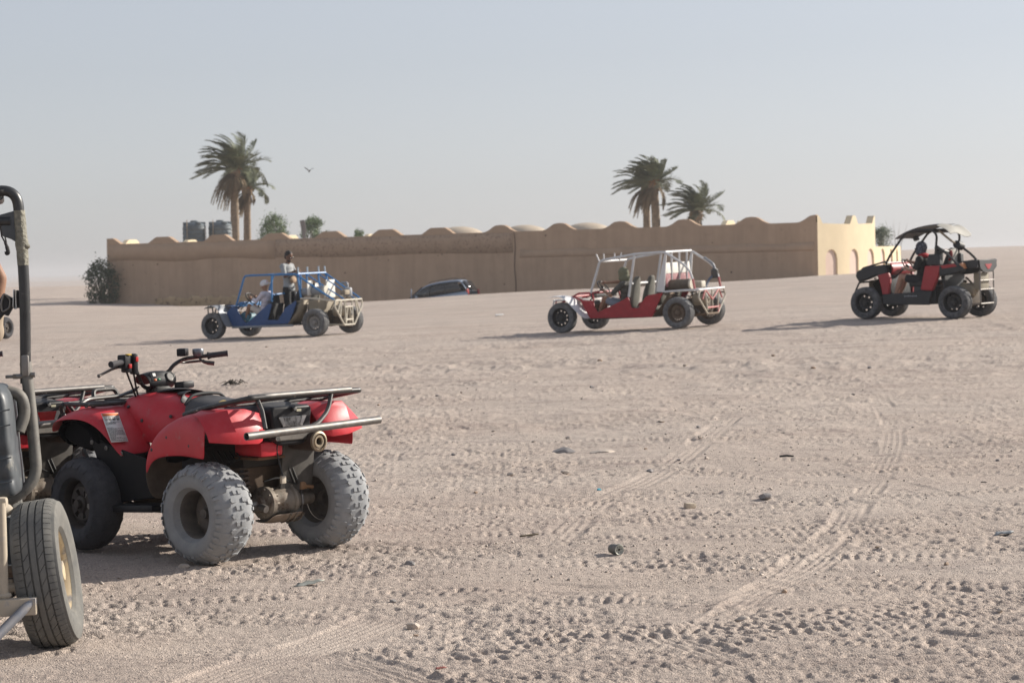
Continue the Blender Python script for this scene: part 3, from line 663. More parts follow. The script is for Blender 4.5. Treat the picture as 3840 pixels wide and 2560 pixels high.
def knobbly_tyre(Ro, W, rim_r, pitch_n, worn=0.0):
    """balloon tyre with raised lugs; axis y"""
    b = B(); hw = W / 2
    def crown(v): return Ro - .011 - .050 * abs(v / hw) ** 3.4
    prof = [(rim_r * .96, -hw * .62), (rim_r + .008, -hw * .80)]
    for a in (0.15, .4, .62, .8): prof.append((rim_r + (crown(-hw * .98) - rim_r) * a, -hw * (.84 + .17 * math.sin(a * math.pi * .8))))
    for v in np.linspace(-.96, .96, 11): prof.append((crown(v * hw), v * hw))
    side = [(r_, -h) for r_, h in prof[:6]][::-1]
    b.lathe(prof + side, (0, 0, 0), (0, 1, 0), 72)
    def lug(poly, h, th0):
        # poly in (arc metres, across metres)
        base = []; top = []
        cu = sum(p[0] for p in poly) / len(poly); cv = sum(p[1] for p in poly) / len(poly)
        for u, v in poly:
            for lst, k, hh in ((base, 1.0, -.006), (top, .88, h)):
                uu, vv = cu + (u - cu) * k, cv + (v - cv) * k; th = th0 + uu / Ro; r_ = crown(max(-hw, min(hw, vv))) + hh
                lst.append((r_ * math.cos(th), vv, r_ * math.sin(th)))
        n = len(poly); b.add(base + top, [tuple(range(n, 2 * n))] + [(i, (i + 1) % n, (i + 1) % n + n, i + n) for i in range(n)])
    h = .0090 * (1 - worn)
    for k in range(pitch_n):
        th = 2 * math.pi * k / pitch_n; p = 2 * math.pi * Ro / pitch_n
        for sg in (-1, 1):
            q = lambda pts: [(u, sg * v) for u, v in pts]
            lug(q([(-.013, .066 * W / .27), (-.004, .056 * W / .27), (.020, .066 * W / .27), (.024, .142 * W / .27), (-.014, .142 * W / .27)]), h, th + (.02 if sg > 0 else 0))
            lug(q([(-.013, .006), (.014, .006), (.014, .030), (-.013, .033)]), h, th + .35 * p / Ro)
            lug(q([(p * .5 - .016, .034), (p * .5 - .010, .022), (p * .5 + .015, .022), (p * .5 + .018, .056), (p * .5 + .002, .066), (p * .5 - .015, .058)]), h, th + .35 * p / Ro)
            lug(q([(p * .5 - .010, .118 * W / .27), (p * .5 + .012, .112 * W / .27), (p * .5 + .012, .143 * W / .27), (p * .5 - .012, .143 * W / .27)]), h, th)
    return b
def quad_rim(rim_r, W, dish, front):
    b = B(); hw = W / 2; o = hw * .62
    b.lathe([(rim_r * .96, -o), (rim_r * 1.02, -o - .012), (rim_r * .93, -o + .01), (rim_r * .88, -o * .3), (rim_r * .88, o * .5), (rim_r * .93, o - .01), (rim_r * 1.02, o + .012), (rim_r * .96, o)], (0, 0, 0), (0, 1, 0), 48)
    # disc and hub, set towards the given side
    b.lathe([(rim_r * .88, dish), (rim_r * .74, dish + .006), (rim_r * .70, dish + .022), (rim_r * .60, dish + .026), (rim_r * .36, dish + .018), (rim_r * .32, dish + .03), (.03, dish + .035), (.028, dish + .06), (.001, dish + .062)], (0, 0, 0), (0, 1, 0), 48,
            skip=lambda i, k: front and ((i == 3 and k % 8 in (1, 2, 3)) or (i == 1 and k % 6 in (2,))))
    return b

def build_quad(label):
    q = thing('quad_bike', label, 'quad bike')
    # ---- wheels
    rt = knobbly_tyre(.302, .275, .147, 20).mesh('tyre'); ft = knobbly_tyre(.296, .215, .155, 22, .72).mesh('tyre')
    for me_, mt_ in ((rt, RUBBER), (ft, RUBBER_D)): me_.materials.append(mt_)
    rr = quad_rim(.147, .275, -.03, False).mesh('rim'); fr = quad_rim(.155, .215, .02, True).mesh('rim')
    rr.materials.append(M('dusty_rim', (.11, .10, .095), .6, .2, var=.3, scale=12, dust=.5, dcol=(.24, .20, .16))); fr.materials.append(RIMD)
    steer = R(-10)
    for nm, x, y, tm, rm, flip in (('RL', 0, .475, rt, rr, 0), ('RR', 0, -.475, rt, rr, 1), ('FL', 1.115, .482, ft, fr, 0), ('FR', 1.115, -.482, ft, fr, 1)):
        w = part('wheel', q, (x, y, .298), (0, R(17 * len(nm) + 31 * flip), (math.pi if flip else 0) + (steer * 0 if x < 1 else R(-4))))
        link('tyre', tm, None, w, 40); link('rim', rm, None, w, 35)
    # ---- rear axle
    ax = part('rear_axle', q)
    b = B(); b.lathe([(.03, .36), (.03, .10), (.05, .09), (.055, .06), (.085, .05), (.100, .034), (.100, .006), (.080, .002), (.078, -.03), (.086, -.05), (.090, -.09), (.091, -.14), (.102, -.15), (.102, -.165), (.088, -.17), (.078, -.20), (.06, -.225), (.04, -.24), (.035, -.36)], (0, 0, .315), (0, 1, 0), 32); b.obj('differential', ALU, ax)
    b = B()
    for k in range(10):
        a = k * math.pi / 5; b = B(); b.lathe([(.011, .0), (.011, .07), (.007, .072), (.001, .073)], (.083 * math.cos(a), -.02, .315 + .083 * math.sin(a)), (0, 1, 0), 8); b.obj('casing_bolt', ALU, ax)
    b = B(); b.box((-.02, -.16, .405), (.05, .03, .05), None, .008); b.obj('filler_boss', ALU, ax)
    b = B(); b.grid([[(-.10, .05, .255), (-.075, .06, .215), (0, .06, .195), (.09, .06, .215)], [(-.11, -.05, .25), (-.08, -.05, .20), (0, -.05, .182), (.09, -.05, .205)], [(-.115, -.22, .262), (-.08, -.22, .22), (0, -.22, .205), (.09, -.22, .22)]])
    b.obj('skid_plate', M('skid_alloy', (.26, .20, .15), .6, .4, dust=.4, stain=(.10, .06, .03), stain_amt=.25), ax, sub=2, solid=.008)
    b = B()
    for k in range(3): b = B(); b.tube([(-.114, -.09 - k * .05, .245), (-.08, -.09 - k * .05, .207), (-.02, -.09 - k * .05, .19)], .007, 6); b.obj('skid_rib', ALU, ax)
    b = B(); b.tube([(.0, .30, .31), (.0, .07, .31)], .034, 14); b.tube([(-.05, .10, .30), (-.07, .10, .30), (-.10, .10, .29)], .022, 10); b.obj('axle_tube', STEEL, ax)
    b = B(); b.tube([(.0, -.13, .31), (.45, -.13, .34)], .035, 10); b.tube([(.02, .12, .31), (.45, .15, .34)], .03, 10); b.obj('swing_arm', MUDDY, ax)
    b = B(); b.tube([(.06, .13, .34), (.12, .12, .66)], .018, 8); b.obj('shock_absorber', BLACKM, q)
    b = B(); pts = []
    for k in range(73): a = k * .6; u = k / 72; pts.append((.068 + .045 * u + .042 * math.cos(a), .13 - .008 * u + .042 * math.sin(a), .40 + .2 * u))
    b.tube(pts, .008, 5); b.obj('shock_spring', M('rusty_spring', (.06, .04, .03), .7, dust=.3), q)
    b = B(); b.box((-.02, -.275, .40), (.05, .10, .05), (0, 0, .2), .01); b.tube([(-.03, -.25, .40), (-.05, -.33, .385)], .012, 6); b.obj('brake_arm', M('rusty_arm', (.26, .13, .05), .8, dust=.3), q)
    b = B(); b.tube([(-.03, -.245, .40), (-.035, -.25, .345)], .004, 5); b.tube([(-.035, -.25, .345), (-.04, -.25, .29)], .012, 8); b.tube([(-.04, -.25, .29), (-.035, -.245, .235)], .004, 5); b.obj('brake_adjuster', STEEL, q)
    # ---- under body, engine and frame
    b = B(); b.box((.62, 0, .43), (.62, .34, .38), None, .05); b.box((.75, 0, .25), (.7, .30, .06), None, .02); b.box((1.1, 0, .45), (.3, .3, .3), None, .05); b.obj('engine', M('engine_dark', (.022, .02, .019), .7, dust=.25, dcol=(.13, .10, .075)), q)
    for sg in (-1, 1):
        b = B(); b.tube([(1.42, .14 * sg, .72), (1.42, .14 * sg, .34), (1.0, .15 * sg, .24), (.30, .15 * sg, .24), (.22, .13 * sg, .45), (-.02, .13 * sg, .70), (-.25, .13 * sg, .72)], .017, 8, fl=.06); b.obj('frame_rail', BLACKM, q)
        b = B(); b.tube([(1.12, .14 * sg, .30), (1.12, .40 * sg, .28)], .022, 8); b.tube([(1.05, .14 * sg, .42), (1.10, .40 * sg, .36)], .016, 8); b.tube([(1.12, .18 * sg, .68), (1.11, .34 * sg, .32)], .028, 10); b.obj('front_suspension', MUDDY, q)
    b = B(); b.box((.28, 0, .62), (.55, .36, .18), None, .04); b.obj('air_box', M('underseat', (.02, .017, .015), .8, dust=.2, dcol=(.1, .07, .05)), q)
    b = B(); b.box((.17, -.05, .50), (.18, .40, .26), None, .03); b.obj('battery_box', MUDDY, q)
    b = B(); b.box((-.08, .13, .655), (.24, .18, .09), None, .025); b.obj('tool_tray', RED, q)
    b = B(); b.box((-.07, .12, .602), (.22, .22, .016), None, .004); b.obj('tray_floor', M('rust_plate', (.13, .065, .03), .85), q)
    b = B(); b.box((-.05, -.20, .52), (.02, .26, .30), (0, R(-8), 0), .004); b.obj('splash_shield', M('dirty_translucent', (.075, .068, .06), .8, var=.45, scale=9), q)
    # ---- rear mudguards
    rows = [(.475, [(.24, .60), (.36, .60), (.46, .60), (.525, .592), (.535, .56), (.532, .49)]),
            (.435, [(.22, .715), (.36, .715), (.46, .71), (.53, .69), (.545, .65), (.54, .56)]),
            (.36, [(.20, .79), (.36, .795), (.46, .79), (.535, .77), (.552, .72), (.548, .61)]),
            (.22, [(.19, .845), (.36, .86), (.46, .86), (.54, .84), (.560, .78), (.555, .625)]),
            (.08, [(.18, .868), (.36, .885), (.46, .888), (.55, .866), (.572, .80), (.566, .63)]),
            (-.03, [(.18, .862), (.36, .884), (.46, .886), (.555, .860), (.592, .80), (.590, .625)]),
            (-.12, [(.18, .850), (.36, .868), (.46, .866), (.555, .848), (.598, .80), (.598, .62)]),
            (-.135, [(.18, .850), (.36, .868), (.46, .866), (.555, .846), (.598, .80), (.598, .62)])]
    for sg in (1, -1):
        b = B(); b.grid([[(x, y * sg, z) for y, z in r_] for x, r_ in rows]); b.obj('rear_fender', RED, q, sub=2, solid=.006)
        # flared rear panel
        fl = [[(.05, .20, .874), (.05, .36, .898), (.03, .48, .896), (.0, .570, .876)],
              [(-.17, .20, .868), (-.20, .34, .902), (-.185, .46, .902), (-.065, .588, .868)],
              [(-.19, .20, .85), (-.22, .32, .876), (-.21, .47, .868), (-.115, .602, .836)],
              [(-.235, .22, .775), (-.262, .29, .785), (-.255, .46, .78), (-.178, .616, .775)],
              [(-.245, .25, .712), (-.268, .30, .700), (-.262, .44, .706), (-.198, .616, .728)]]
        b = B(); b.grid(mirror_rows(fl, sg)); o = b.obj('fender_flare', RED, q, solid=.007, ang=24, bevel=.006)
        b = B(); b.grid(mirror_rows([[(.478, .22, .60), (.482, .40, .605), (.478, .528, .60)], [(.50, .24, .50), (.50, .40, .50), (.50, .53, .51)], [(.455, .25, .36), (.455, .40, .345), (.46, .52, .35)]], sg))
        b.obj('mud_flap', M('mud_caked_plastic', (.10, .075, .055), .9, var=.35, scale=7, dust=.4, dcol=(.18, .135, .10), bump=.5, bscale=30) if sg > 0 else BLACKP, q, sub=2, solid=.008)
        b = B(); b.grid(mirror_rows([[(.40, .24, .56), (.40, .50, .56)], [(.30, .24, .66), (.30, .51, .66)], [(.05, .22, .70), (.05, .53, .70)], [(-.14, .22, .70), (-.14, .55, .72)]], sg)); b.obj('fender_liner', LINER, q, sub=1, solid=.006)
    # bridge between the fenders under the rack and the tail housing
    b = B(); b.grid([[(.30, y, .84), (.0, y, .868), (-.16, y, .866)] for y in (-.22, -.1, 0, .1, .22)]); b.obj('rear_deck', BLACKP, q, sub=1, solid=.01)
    th = part('tail_light', q)
    out = [(-.165, .885), (-.14, .905), (.14, .905), (.165, .885), (.150, .78), (.125, .70), (.09, .672), (-.09, .672), (-.125, .70), (-.150, .78)]
    b = B(); b.prism(out, 0, -.235, -.10); b.obj('housing', BLACKP, th, bevel=.014)
    b = B(); b.prism([(-.112, .842), (.112, .842), (.075, .782), (-.075, .782)], 0, -.240, -.20); b.obj('lens', REFLECT, th, bevel=.004)
    for sg in (-1, 1):
        b = B(); b.prism([(.112 * sg, .842), (.078 * sg, .842), (.058 * sg, .79), (.075 * sg, .782)], 0, -.2425, -.236); b.obj('side_reflector', CHROME, th)
    b = B(); b.prism([(-.13, .765), (.13, .765), (.11, .70), (-.11, .70)], 0, -.246, -.2); b.obj('lower_panel', M('scuffed_grey', (.09, .085, .078), .65, var=.4, scale=14, dust=.3), th, bevel=.006)
    b = B(); b.lathe([(.014, 0), (.014, .02), (.001, .021)], (-.235, -.01, .885), (-1, 0, .2), 12); b.obj('latch', BLACKM, th)
    b = B(); b.box((-.2375, -.055, .875), (.004, .036, .014)); b.obj('plate_tag', M('tag', (.45, .42, .3), .6), th)
    # muffler
    mf = part('exhaust_muffler', q)
    b = B(); b.lathe([(.04, .10), (.056, .08), (.058, -.28), (.060, -.285), (.060, -.30), (.053, -.305), (.045, -.300), (.042, -.285)], (0, -.155, .683), (1, 0, 0), 28); b.obj('muffler_body', M('rusty_muffler', (.06, .038, .03), .6, .3, var=.3, dust=.15, dcol=(.16, .10, .07)), mf)
    b = B(); b.lathe([(.060, -.286), (.061, -.304), (.050, -.308), (.044, -.296), (.040, -.296), (.036, -.303), (.026, -.303), (.021, -.297), (.021, -.24)], (0, -.155, .683), (1, 0, 0), 28); b.obj('end_cap', M('brassy_cap', (.34, .28, .20), .4, .6, dust=.2), mf)
    b = B(); b.tube([(-.19, .02, .80), (-.20, .10, .66), (-.19, .07, .57), (-.22, .07, .49)], .005, 6, fl=.03); b.obj('wire', CABLE, q)
    b = B(); b.box((-.22, .07, .47), (.02, .035, .045), None, .005); b.obj('wire_plug', M('beige_plug', (.55, .48, .38), .6), q)
    b = B()
    for k in range(6): b.tube([(.2 - .03 * k, .30 - .02 * k, .64), (.12 - .04 * k, .27, .5 + .02 * k), (.05, .22 + .01 * k, .58)], .005, 5, fl=.05)
    b.obj('wiring', CABLE, q)
    for y0, y1 in ((-.09, -.20), (-.06, -.17)):
        b = B(); b.tube([(-.05, y0, .66), (-.06, y1, .42)], .007, 6); b.obj('brake_cable', CABLE, q)
    b = B(); b.tube([(-.04, .06, .45), (-.05, -.05, .47), (-.05, -.17, .42), (-.03, -.24, .40)], .006, 6, fl=.06); b.obj('brake_cable', CABLE, q)
    # ---- rear rack with the welded pipe bumper
    rk = part('rear_rack', q)
    b = B(); b.tube([(.22, .44, .865), (.05, .45, .905), (-.30, .45, .965), (-.365, .45, .976), (-.365, .0, .978), (-.365, -.45, .976), (-.30, -.45, .965), (.05, -.45, .905), (.22, -.44, .865)], .0165, 10, fl=.06); b.obj('outer_loop', BLACKM, rk)
    b = B(); b.tube([(-.34, .43, .977), (-.365, .30, .982), (-.365, -.36, .983)], .0178, 10, fl=.03); b.obj('worn_bar', STEEL, rk)
    for y in (-.30, -.12, .12, .30):
        b = B(); b.tube([(.18, y, .895), (-.05, y, .93), (-.36, y, .968)], .010, 7, fl=.05); b.obj('slat', BLACKM, rk)
    for x, z in ((.16, .888), (-.08, .922)):
        b = B(); b.tube([(x, .445, z), (x, -.445, z)], .011, 7); b.obj('cross_bar', BLACKM, rk)
    for y in (.32, -.32):
        b = B(); b.tube([(.10, y, .90), (.08, y * .9, .84)], .014, 7); b.obj('rack_stay', BLACKM, rk)
    b = B(); b.lathe([(.023, .555), (.0235, -.515), (.0195, -.517), (.0195, -.40), (.0195, .45), (.0195, .552), (.023, .555)], (-.45, 0, .781), (0, 1, -.024), 20); b.obj('bumper_pipe', STEEL, rk)
    b = B(); b.tube([(-.362, .385, .965), (-.40, .385, .90), (-.44, .40, .80)], .0135, 8, fl=.02); b.obj('bumper_stay', BLACKM, rk)
    b = B(); b.tube([(-.362, -.205, .97), (-.39, -.15, .87), (-.43, -.02, .80), (-.445, .06, .79)], .0135, 8, fl=.06); b.obj('bumper_stay', BLACKM, rk)
    # ---- seat and tank
    def loft(name, secs, mat, parent=q, sub=2, **kw):
        b = B(); rows_ = []
        for x, h in secs: rows_.append([(x, -y, z) for y, z in h[::-1] if y > 1e-6] + [(x, y, z) for y, z in h])
        b.grid(rows_); return b.obj(name, mat, parent, sub=sub, solid=.008, **kw)
    loft('seat', [(.53, [(0, .950), (.10, .944), (.165, .915), (.175, .85)]), (.51, [(0, .945), (.11, .94), (.18, .905), (.19, .84)]), (.35, [(0, .925), (.12, .92), (.195, .885), (.205, .81)]), (.15, [(0, .917), (.13, .914), (.205, .885), (.21, .82)]), (-.05, [(0, .925), (.13, .922), (.19, .90), (.19, .86)]), (-.16, [(0, .915), (.12, .912), (.165, .895), (.165, .865)]), (-.18, [(0, .88), (.12, .878), (.15, .87), (.15, .86)])], SEATM)
    loft('seat_nose', [(.93, [(0, .970), (.05, .966), (.07, .955)]), (.88, [(0, .985), (.06, .98), (.085, .962)]), (.74, [(0, 1.0), (.085, .994), (.135, .965), (.14, .935)]), (.60, [(0, .985), (.10, .978), (.165, .940), (.172, .89)]), (.535, [(0, .962), (.10, .957), (.17, .922), (.178, .87)])], SEATM)
    b = B(); b.tube([(.528, -.172, .90), (.53, -.12, .955), (.532, 0, .966), (.53, .12, .955), (.528, .172, .90)], .010, 8, fl=.05); b.obj('seat_strap', M('strap_grey', (.03, .03, .03), .7), q)
    b = B(); b.lathe([(.024, 0), (.02, .006), (.001, .008)], (.27, .095, .921), (0, .2, 1), 12, wob=lambda a, h: 1 + .25 * math.sin(3 * a)); b.obj('torn_foam', FOAM, q)
    loft('tank_cover', [(1.30, [(0, .80), (.09, .80), (.15, .78), (.18, .72), (.18, .66)]), (1.22, [(0, .895), (.09, .895), (.155, .87), (.185, .80), (.19, .68)]), (1.10, [(0, .952), (.10, .952), (.175, .925), (.22, .83), (.215, .68)]), (.92, [(0, .965), (.10, .963), (.19, .93), (.25, .83), (.235, .67)]), (.74, [(0, .958), (.10, .955), (.185, .92), (.245, .81), (.225, .65)]), (.60, [(0, .93), (.10, .93), (.165, .895), (.205, .80), (.20, .65)]), (.50, [(0, .86), (.10, .86), (.16, .84), (.19, .77), (.19, .64)])], RED)
    for sg in (1, -1):
        b = B(); b.lathe([(.055, 0), (.045, -.012), (.04, -.02), (.001, -.022)], (.66, .226 * sg, .70), (.1, sg, 0), 16); b.obj('knee_vent', BLACKP, q)
        # front fender
        fr_rows = [[(.80, .19, .60), (.80, .33, .60), (.80, .42, .60), (.805, .455, .585)], [(.87, .20, .725), (.87, .34, .725), (.875, .44, .712), (.885, .475, .68)],
                   [(.96, .19, .835), (.96, .35, .832), (.965, .455, .81), (.985, .490, .768)], [(1.08, .18, .882), (1.08, .36, .882), (1.085, .465, .86), (1.10, .505, .812)],
                   [(1.22, .18, .890), (1.22, .36, .886), (1.22, .47, .862), (1.22, .515, .815)], [(1.36, .18, .868), (1.36, .35, .860), (1.36, .455, .836), (1.365, .51, .80)],
                   [(1.44, .18, .83), (1.44, .34, .82), (1.44, .435, .80), (1.44, .485, .775)], [(1.475, .18, .74), (1.475, .33, .735), (1.472, .42, .73), (1.47, .47, .715)]]
        b = B(); b.grid(mirror_rows(fr_rows, sg)); b.obj('front_fender', RED, q, sub=2, solid=.007)
        b = B(); b.grid(mirror_rows([[(1.0, .2, .66), (1.02, .44, .66), (1.03, .47, .66)], [(1.10, .2, .80), (1.10, .44, .78), (1.10, .48, .76)], [(1.22, .2, .84), (1.22, .44, .82), (1.22, .49, .80)], [(1.36, .2, .82), (1.36, .44, .80), (1.36, .49, .785)], [(1.44, .2, .72), (1.44, .42, .70), (1.44, .46, .70)], [(1.35, .2, .63), (1.35, .36, .63), (1.35, .40, .63)]], sg)); b.obj('fender_liner', LINER, q, sub=1, solid=.006)
        b = B(); b.prism([(1.445, .79), (1.45, .72), (1.36, .655), (1.16, .61), (1.03, .64), (1.02, .74), (1.10, .82), (1.22, .86), (1.38, .835)], 1, .22 * sg, .415 * sg); b.obj('wheel_arch', LINER, q, bevel=.02)
        b = B(); b.prism([(1.13, .70), (1.06, .695), (.92, .655), (.62, .595), (.53, .55), (.495, .36), (.88, .31), (.97, .45), (1.06, .56)], 1, .418 * sg, .436 * sg); b.obj('side_guard', GUARD, q, bevel=.006)
        for x, z in ((1.105, .672), (.965, .642), (.82, .612)):
            b = B(); b.lathe([(.014, 0), (.014, .006), (.009, .007), (.009, .002), (.001, .002)], (x, .437 * sg, z), (0, sg, 0), 14); b.obj('push_rivet', CHROME if False else STEEL, q)
        b = B(); b.box((.67, .41 * sg, .290), (.42, .20, .045), (0, R(3), 0), .012); b.obj('footrest', BLACKP, q)
        b = B(); b.box((.67, .28 * sg, .36), (.45, .05, .15), None, .02); b.obj('footwell_support', MUDDY, q)
    for x, y, z, n_ in ((.25, .553, .74, (0, 1, .1)), (.40, .545, .66, (0, 1, .1)), (.02, .578, .70, (0, 1, .1)), (.86, .242, .80, (0, 1, .2)), (1.02, .215, .88, (0, .7, .7)), (.62, .212, .83, (0, 1, .2)), (1.20, .40, .886, (0, .1, 1)), (.05, .42, .893, (0, 0, 1))):
        b = B(); b.lathe([(.011, -.004), (.011, .004), (.006, .006), (.001, .006)], (x, y, z), n_, 10); b.obj('fastener', BLACKM, q)
    b = B(); b.prism([(1.475, .62), (1.50, .66), (1.50, .80), (1.45, .85), (1.40, .62)], 1, -.18, .18); b.obj('front_panel', BLACKP, q, bevel=.01)
    for sg in (-1, 1):
        b = B(); b.ell((1.485, .26 * sg, .74), (.03, .06, .04)); b.obj('headlight', CHROME, q)
    # warning label stuck on the rear slope of the left front fender
    lp = part('warning_label', q)
    TL, TR, BR, BL = (Vector(LABEL_PTS[k]) for k in range(4))
    ux, uy = (TR - TL), (BL - TL); nn = ux.cross(uy).normalized(); nn = nn if nn.x < 0 else -nn
    def LQ(name, u0_, v0_, u1_, v1_, mat, lift):
        b = B(); P = [TL + ux * u + uy * v + nn * lift for u, v in ((u0_, v0_), (u1_, v0_), (u1_, v1_), (u0_, v1_))]; b.add(P, [(0, 1, 2, 3)]); return b.obj(name, mat, lp, solid=.0008)
    LQ('label_sheet', 0, 0, 1, 1, WHITEP, .004); LQ('warning_strip', .02, .015, .98, .10, ORANGEP, .0055)
    rnd = random.Random(5); b = B()
    def lq(u0_, v0_, u1_, v1_): b.add([TL + ux * u + uy * v + nn * .0058 for u, v in ((u0_, v0_), (u1_, v0_), (u1_, v1_), (u0_, v1_))], [(0, 1, 2, 3)])
    for v in [.125] + [.31 + .028 * k for k in range(4)] + [.5 + .031 * k for k in range(15)]:
        u = .05
        while u < .93:
            w_ = rnd.uniform(.04, .13); lq(u, v, min(u + w_, .95), v + .013); u += w_ + .025
            if rnd.random() < .08: break
    for k in range(5): lq(.2 + k * .09, .033, .26 + k * .09, .08)
    for k in range(4):
        c = V(.15 + .235 * k, .21, 0)
        for j in range(14):
            a, a2 = j * math.pi / 7, (j + 1) * math.pi / 7
            pp = [TL + ux * (c.x + rr_ * math.cos(t_)) + uy * (c.y + rr_ * .58 * math.sin(t_)) + nn * .0058 for rr_, t_ in ((.10, a), (.10, a2), (.08, a2), (.08, a))]; b.add(pp, [(0, 1, 2, 3)])
        lq(c.x - .05, c.y - .015, c.x + .05, c.y + .03)
    b.obj('print', INK, lp, fix=False)
    # ---- front rack
    fk = part('front_rack', q)
    b = B(); b.tube([(1.10, .38, .900), (1.44, .38, .895), (1.52, .32, .893), (1.52, -.32, .893), (1.44, -.38, .895), (1.10, -.38, .900), (1.10, 0, .902)], .0135, 9, closed=True, fl=.07); b.obj('outer_loop', BLACKM, fk)
    for y in (-.2, 0, .2):
        b = B(); b.tube([(1.11, y, .905), (1.51, y, .898)], .009, 7); b.obj('slat', BLACKM, fk)
    b = B(); b.tube([(1.28, .38, .90), (1.32, .30, .925), (1.34, 0, .93), (1.32, -.30, .925), (1.28, -.38, .90)], .013, 8, fl=.1); b.obj('cross_bar', BLACKM, fk)
    b = B(); b.tube([(1.46, .38, .895), (1.54, .34, .86), (1.50, .31, .76)], .014, 8, fl=.04); b.obj('bumper_stay', BLACKM, fk)
    b = B(); b.tube([(1.46, -.38, .895), (1.54, -.34, .86), (1.50, -.31, .76)], .014, 8, fl=.04); b.obj('bumper_stay', BLACKM, fk)
    b = B(); b.tube([(1.50, .10, .895), (1.53, .09, .965), (1.53, -.09, .965), (1.50, -.10, .895)], .015, 9, fl=.09); b.obj('grab_hoop', BLACKM, fk)
    b = B(); b.tube([(1.42, .22, .52), (1.52, .20, .60), (1.53, 0, .62), (1.52, -.20, .60), (1.42, -.22, .52)], .016, 8, fl=.08); b.obj('front_bumper', BLACKM, q)
    for sx in (1.18, 1.42):
        for sg in (-1, 1):
            b = B(); b.tube([(sx, .38 * sg, .905), (sx, .30 * sg, .82)], .012, 7); b.obj('rack_stay', BLACKM, fk)
    # ---- handlebar
    hb = part('handlebar', q)
    b = B(); b.tube([(.945, .40, 1.152), (1.0, .205, 1.168), (1.025, .15, 1.13), (1.03, .085, .985), (1.03, -.085, .985), (1.03, -.14, 1.11), (1.0, -.22, 1.158), (.80, -.42, 1.186)], .0125, 10, fl=.05); b.obj('bar', BLACKM, hb)
    b = B(); b.lathe([(.001, .0), (.020, .0), (.021, .006), (.0185, .012), (.018, .115), (.0215, .118), (.0215, .126), (.013, .127)], (.945, .402, 1.152), V(1.0 - .945, .205 - .40, .016), 14); b.obj('grip', RUBBER_D, hb)
    d = V(1.0 - .80, -.22 + .42, 1.158 - 1.186)
    b = B(); b.lathe([(.001, 0), (.019, 0), (.020, .006), (.0175, .012)] + [(.0175 + .0012 * (k % 2), .012 + k * .009) for k in range(12)] + [(.024, .122), (.024, .13), (.013, .131)], (.80, -.42, 1.186), d, 14); b.obj('grip', RUBBER_D, hb)
    b = B(); b.box((.99, .262, 1.163), (.065, .06, .085), (0, 0, .25), .012); b.box((.985, .25, 1.12), (.05, .05, .05), None, .01); b.obj('switch_housing', BLACKP, hb)
    b = B(); b.box((.955, .245, 1.135), (.014, .02, .026), None, .003); b.obj('kill_switch', M('red_switch', (.55, .02, .02), .4), hb)
    b = B(); b.box((.965, .248, 1.206), (.03, .03, .008), None, .002); b.obj('yellow_switch', M('yellow_switch', (.65, .42, .02), .5), hb)
    b = B(); b.box((.98, .195, 1.145), (.05, .035, .13), None, .012); b.obj('start_housing', BLACKP, hb)
    b = B(); b.box((.953, .19, 1.175), (.006, .02, .03), None, .002); b.obj('red_switch', bpy.data.materials['red_switch'], hb)
    b = B(); b.tube([(1.01, .245, 1.14), (1.03, .31, 1.125), (1.0, .45, 1.085)], [.011, .010, .008], 8, fl=.03); b.ell((1.0, .452, 1.084), (.012, .012, .012)); b.obj('brake_lever', M('lever_alloy', (.13, .12, .11), .5, .4, dust=.2), hb)
    b = B(); b.box((.985, -.205, 1.20), (.06, .085, .05), (0, 0, .6), .01); b.lathe([(.012, 0), (.012, .006), (.001, .007)], (.955, -.195, 1.195), (-1, .3, 0), 12); b.obj('brake_reservoir', BLACKP, hb)
    b = B(); b.lathe([(.001, -.028), (.03, -.026), (.036, -.01), (.037, .012), (.033, .02), (.001, .022)], (.93, -.285, 1.20), (0, 0, 1), 20); b.obj('throttle_housing', M('throttle_alloy', (.20, .21, .23), .35, .6), hb)
    b = B(); b.tube([(.925, -.285, 1.17), (.90, -.29, 1.14), (.87, -.32, 1.128)], [.008, .008, .013], 8, fl=.015); b.tube([(.875, -.315, 1.13), (.845, -.345, 1.124)], [.013, .014], 8); b.obj('thumb_throttle', BLACKM, hb)
    b = B(); b.tube([(1.03, -.2, 1.14), (1.06, -.28, 1.13), (.98, -.38, 1.14)], .008, 8, fl=.03); b.obj('brake_lever', BLACKM, hb)
    for pts in ([(.985, .25, 1.1), (1.02, .17, .98), (1.05, .10, .86)], [(.99, -.19, 1.15), (1.03, -.10, 1.08), (1.08, -.02, 1.0)], [(.99, .19, 1.09), (1.03, .14, .98), (1.07, .08, .9)]):
        b = B(); b.tube(pts, .006, 6, fl=.06); b.obj('cable', CABLE, hb)
    dp = part('dash_pod', hb)
    b = B(); b.grid([[(1.13, -.05, 1.0), (1.13, 0, 1.0), (1.13, .05, 1.0)], [(1.10, -.11, 1.05), (1.10, 0, 1.065), (1.10, .11, 1.05)], [(1.02, -.135, 1.075), (1.02, 0, 1.10), (1.02, .135, 1.075)], [(.965, -.125, 1.075), (.965, 0, 1.10), (.965, .125, 1.075)], [(.935, -.115, 1.03), (.93, 0, 1.035), (.935, .115, 1.03)], [(.945, -.10, .99), (.94, 0, .985), (.945, .10, .99)], [(1.03, -.08, .96), (1.03, 0, .955), (1.03, .08, .96)]]); b.obj('shell', BLACKP, dp, sub=2, solid=.008)
    b = B(); b.box((.952, 0, 1.058), (.012, .18, .062), (0, R(24), 0), .012); b.obj('gauge_panel', M('gauge_black', (.012, .012, .013), .25), dp)
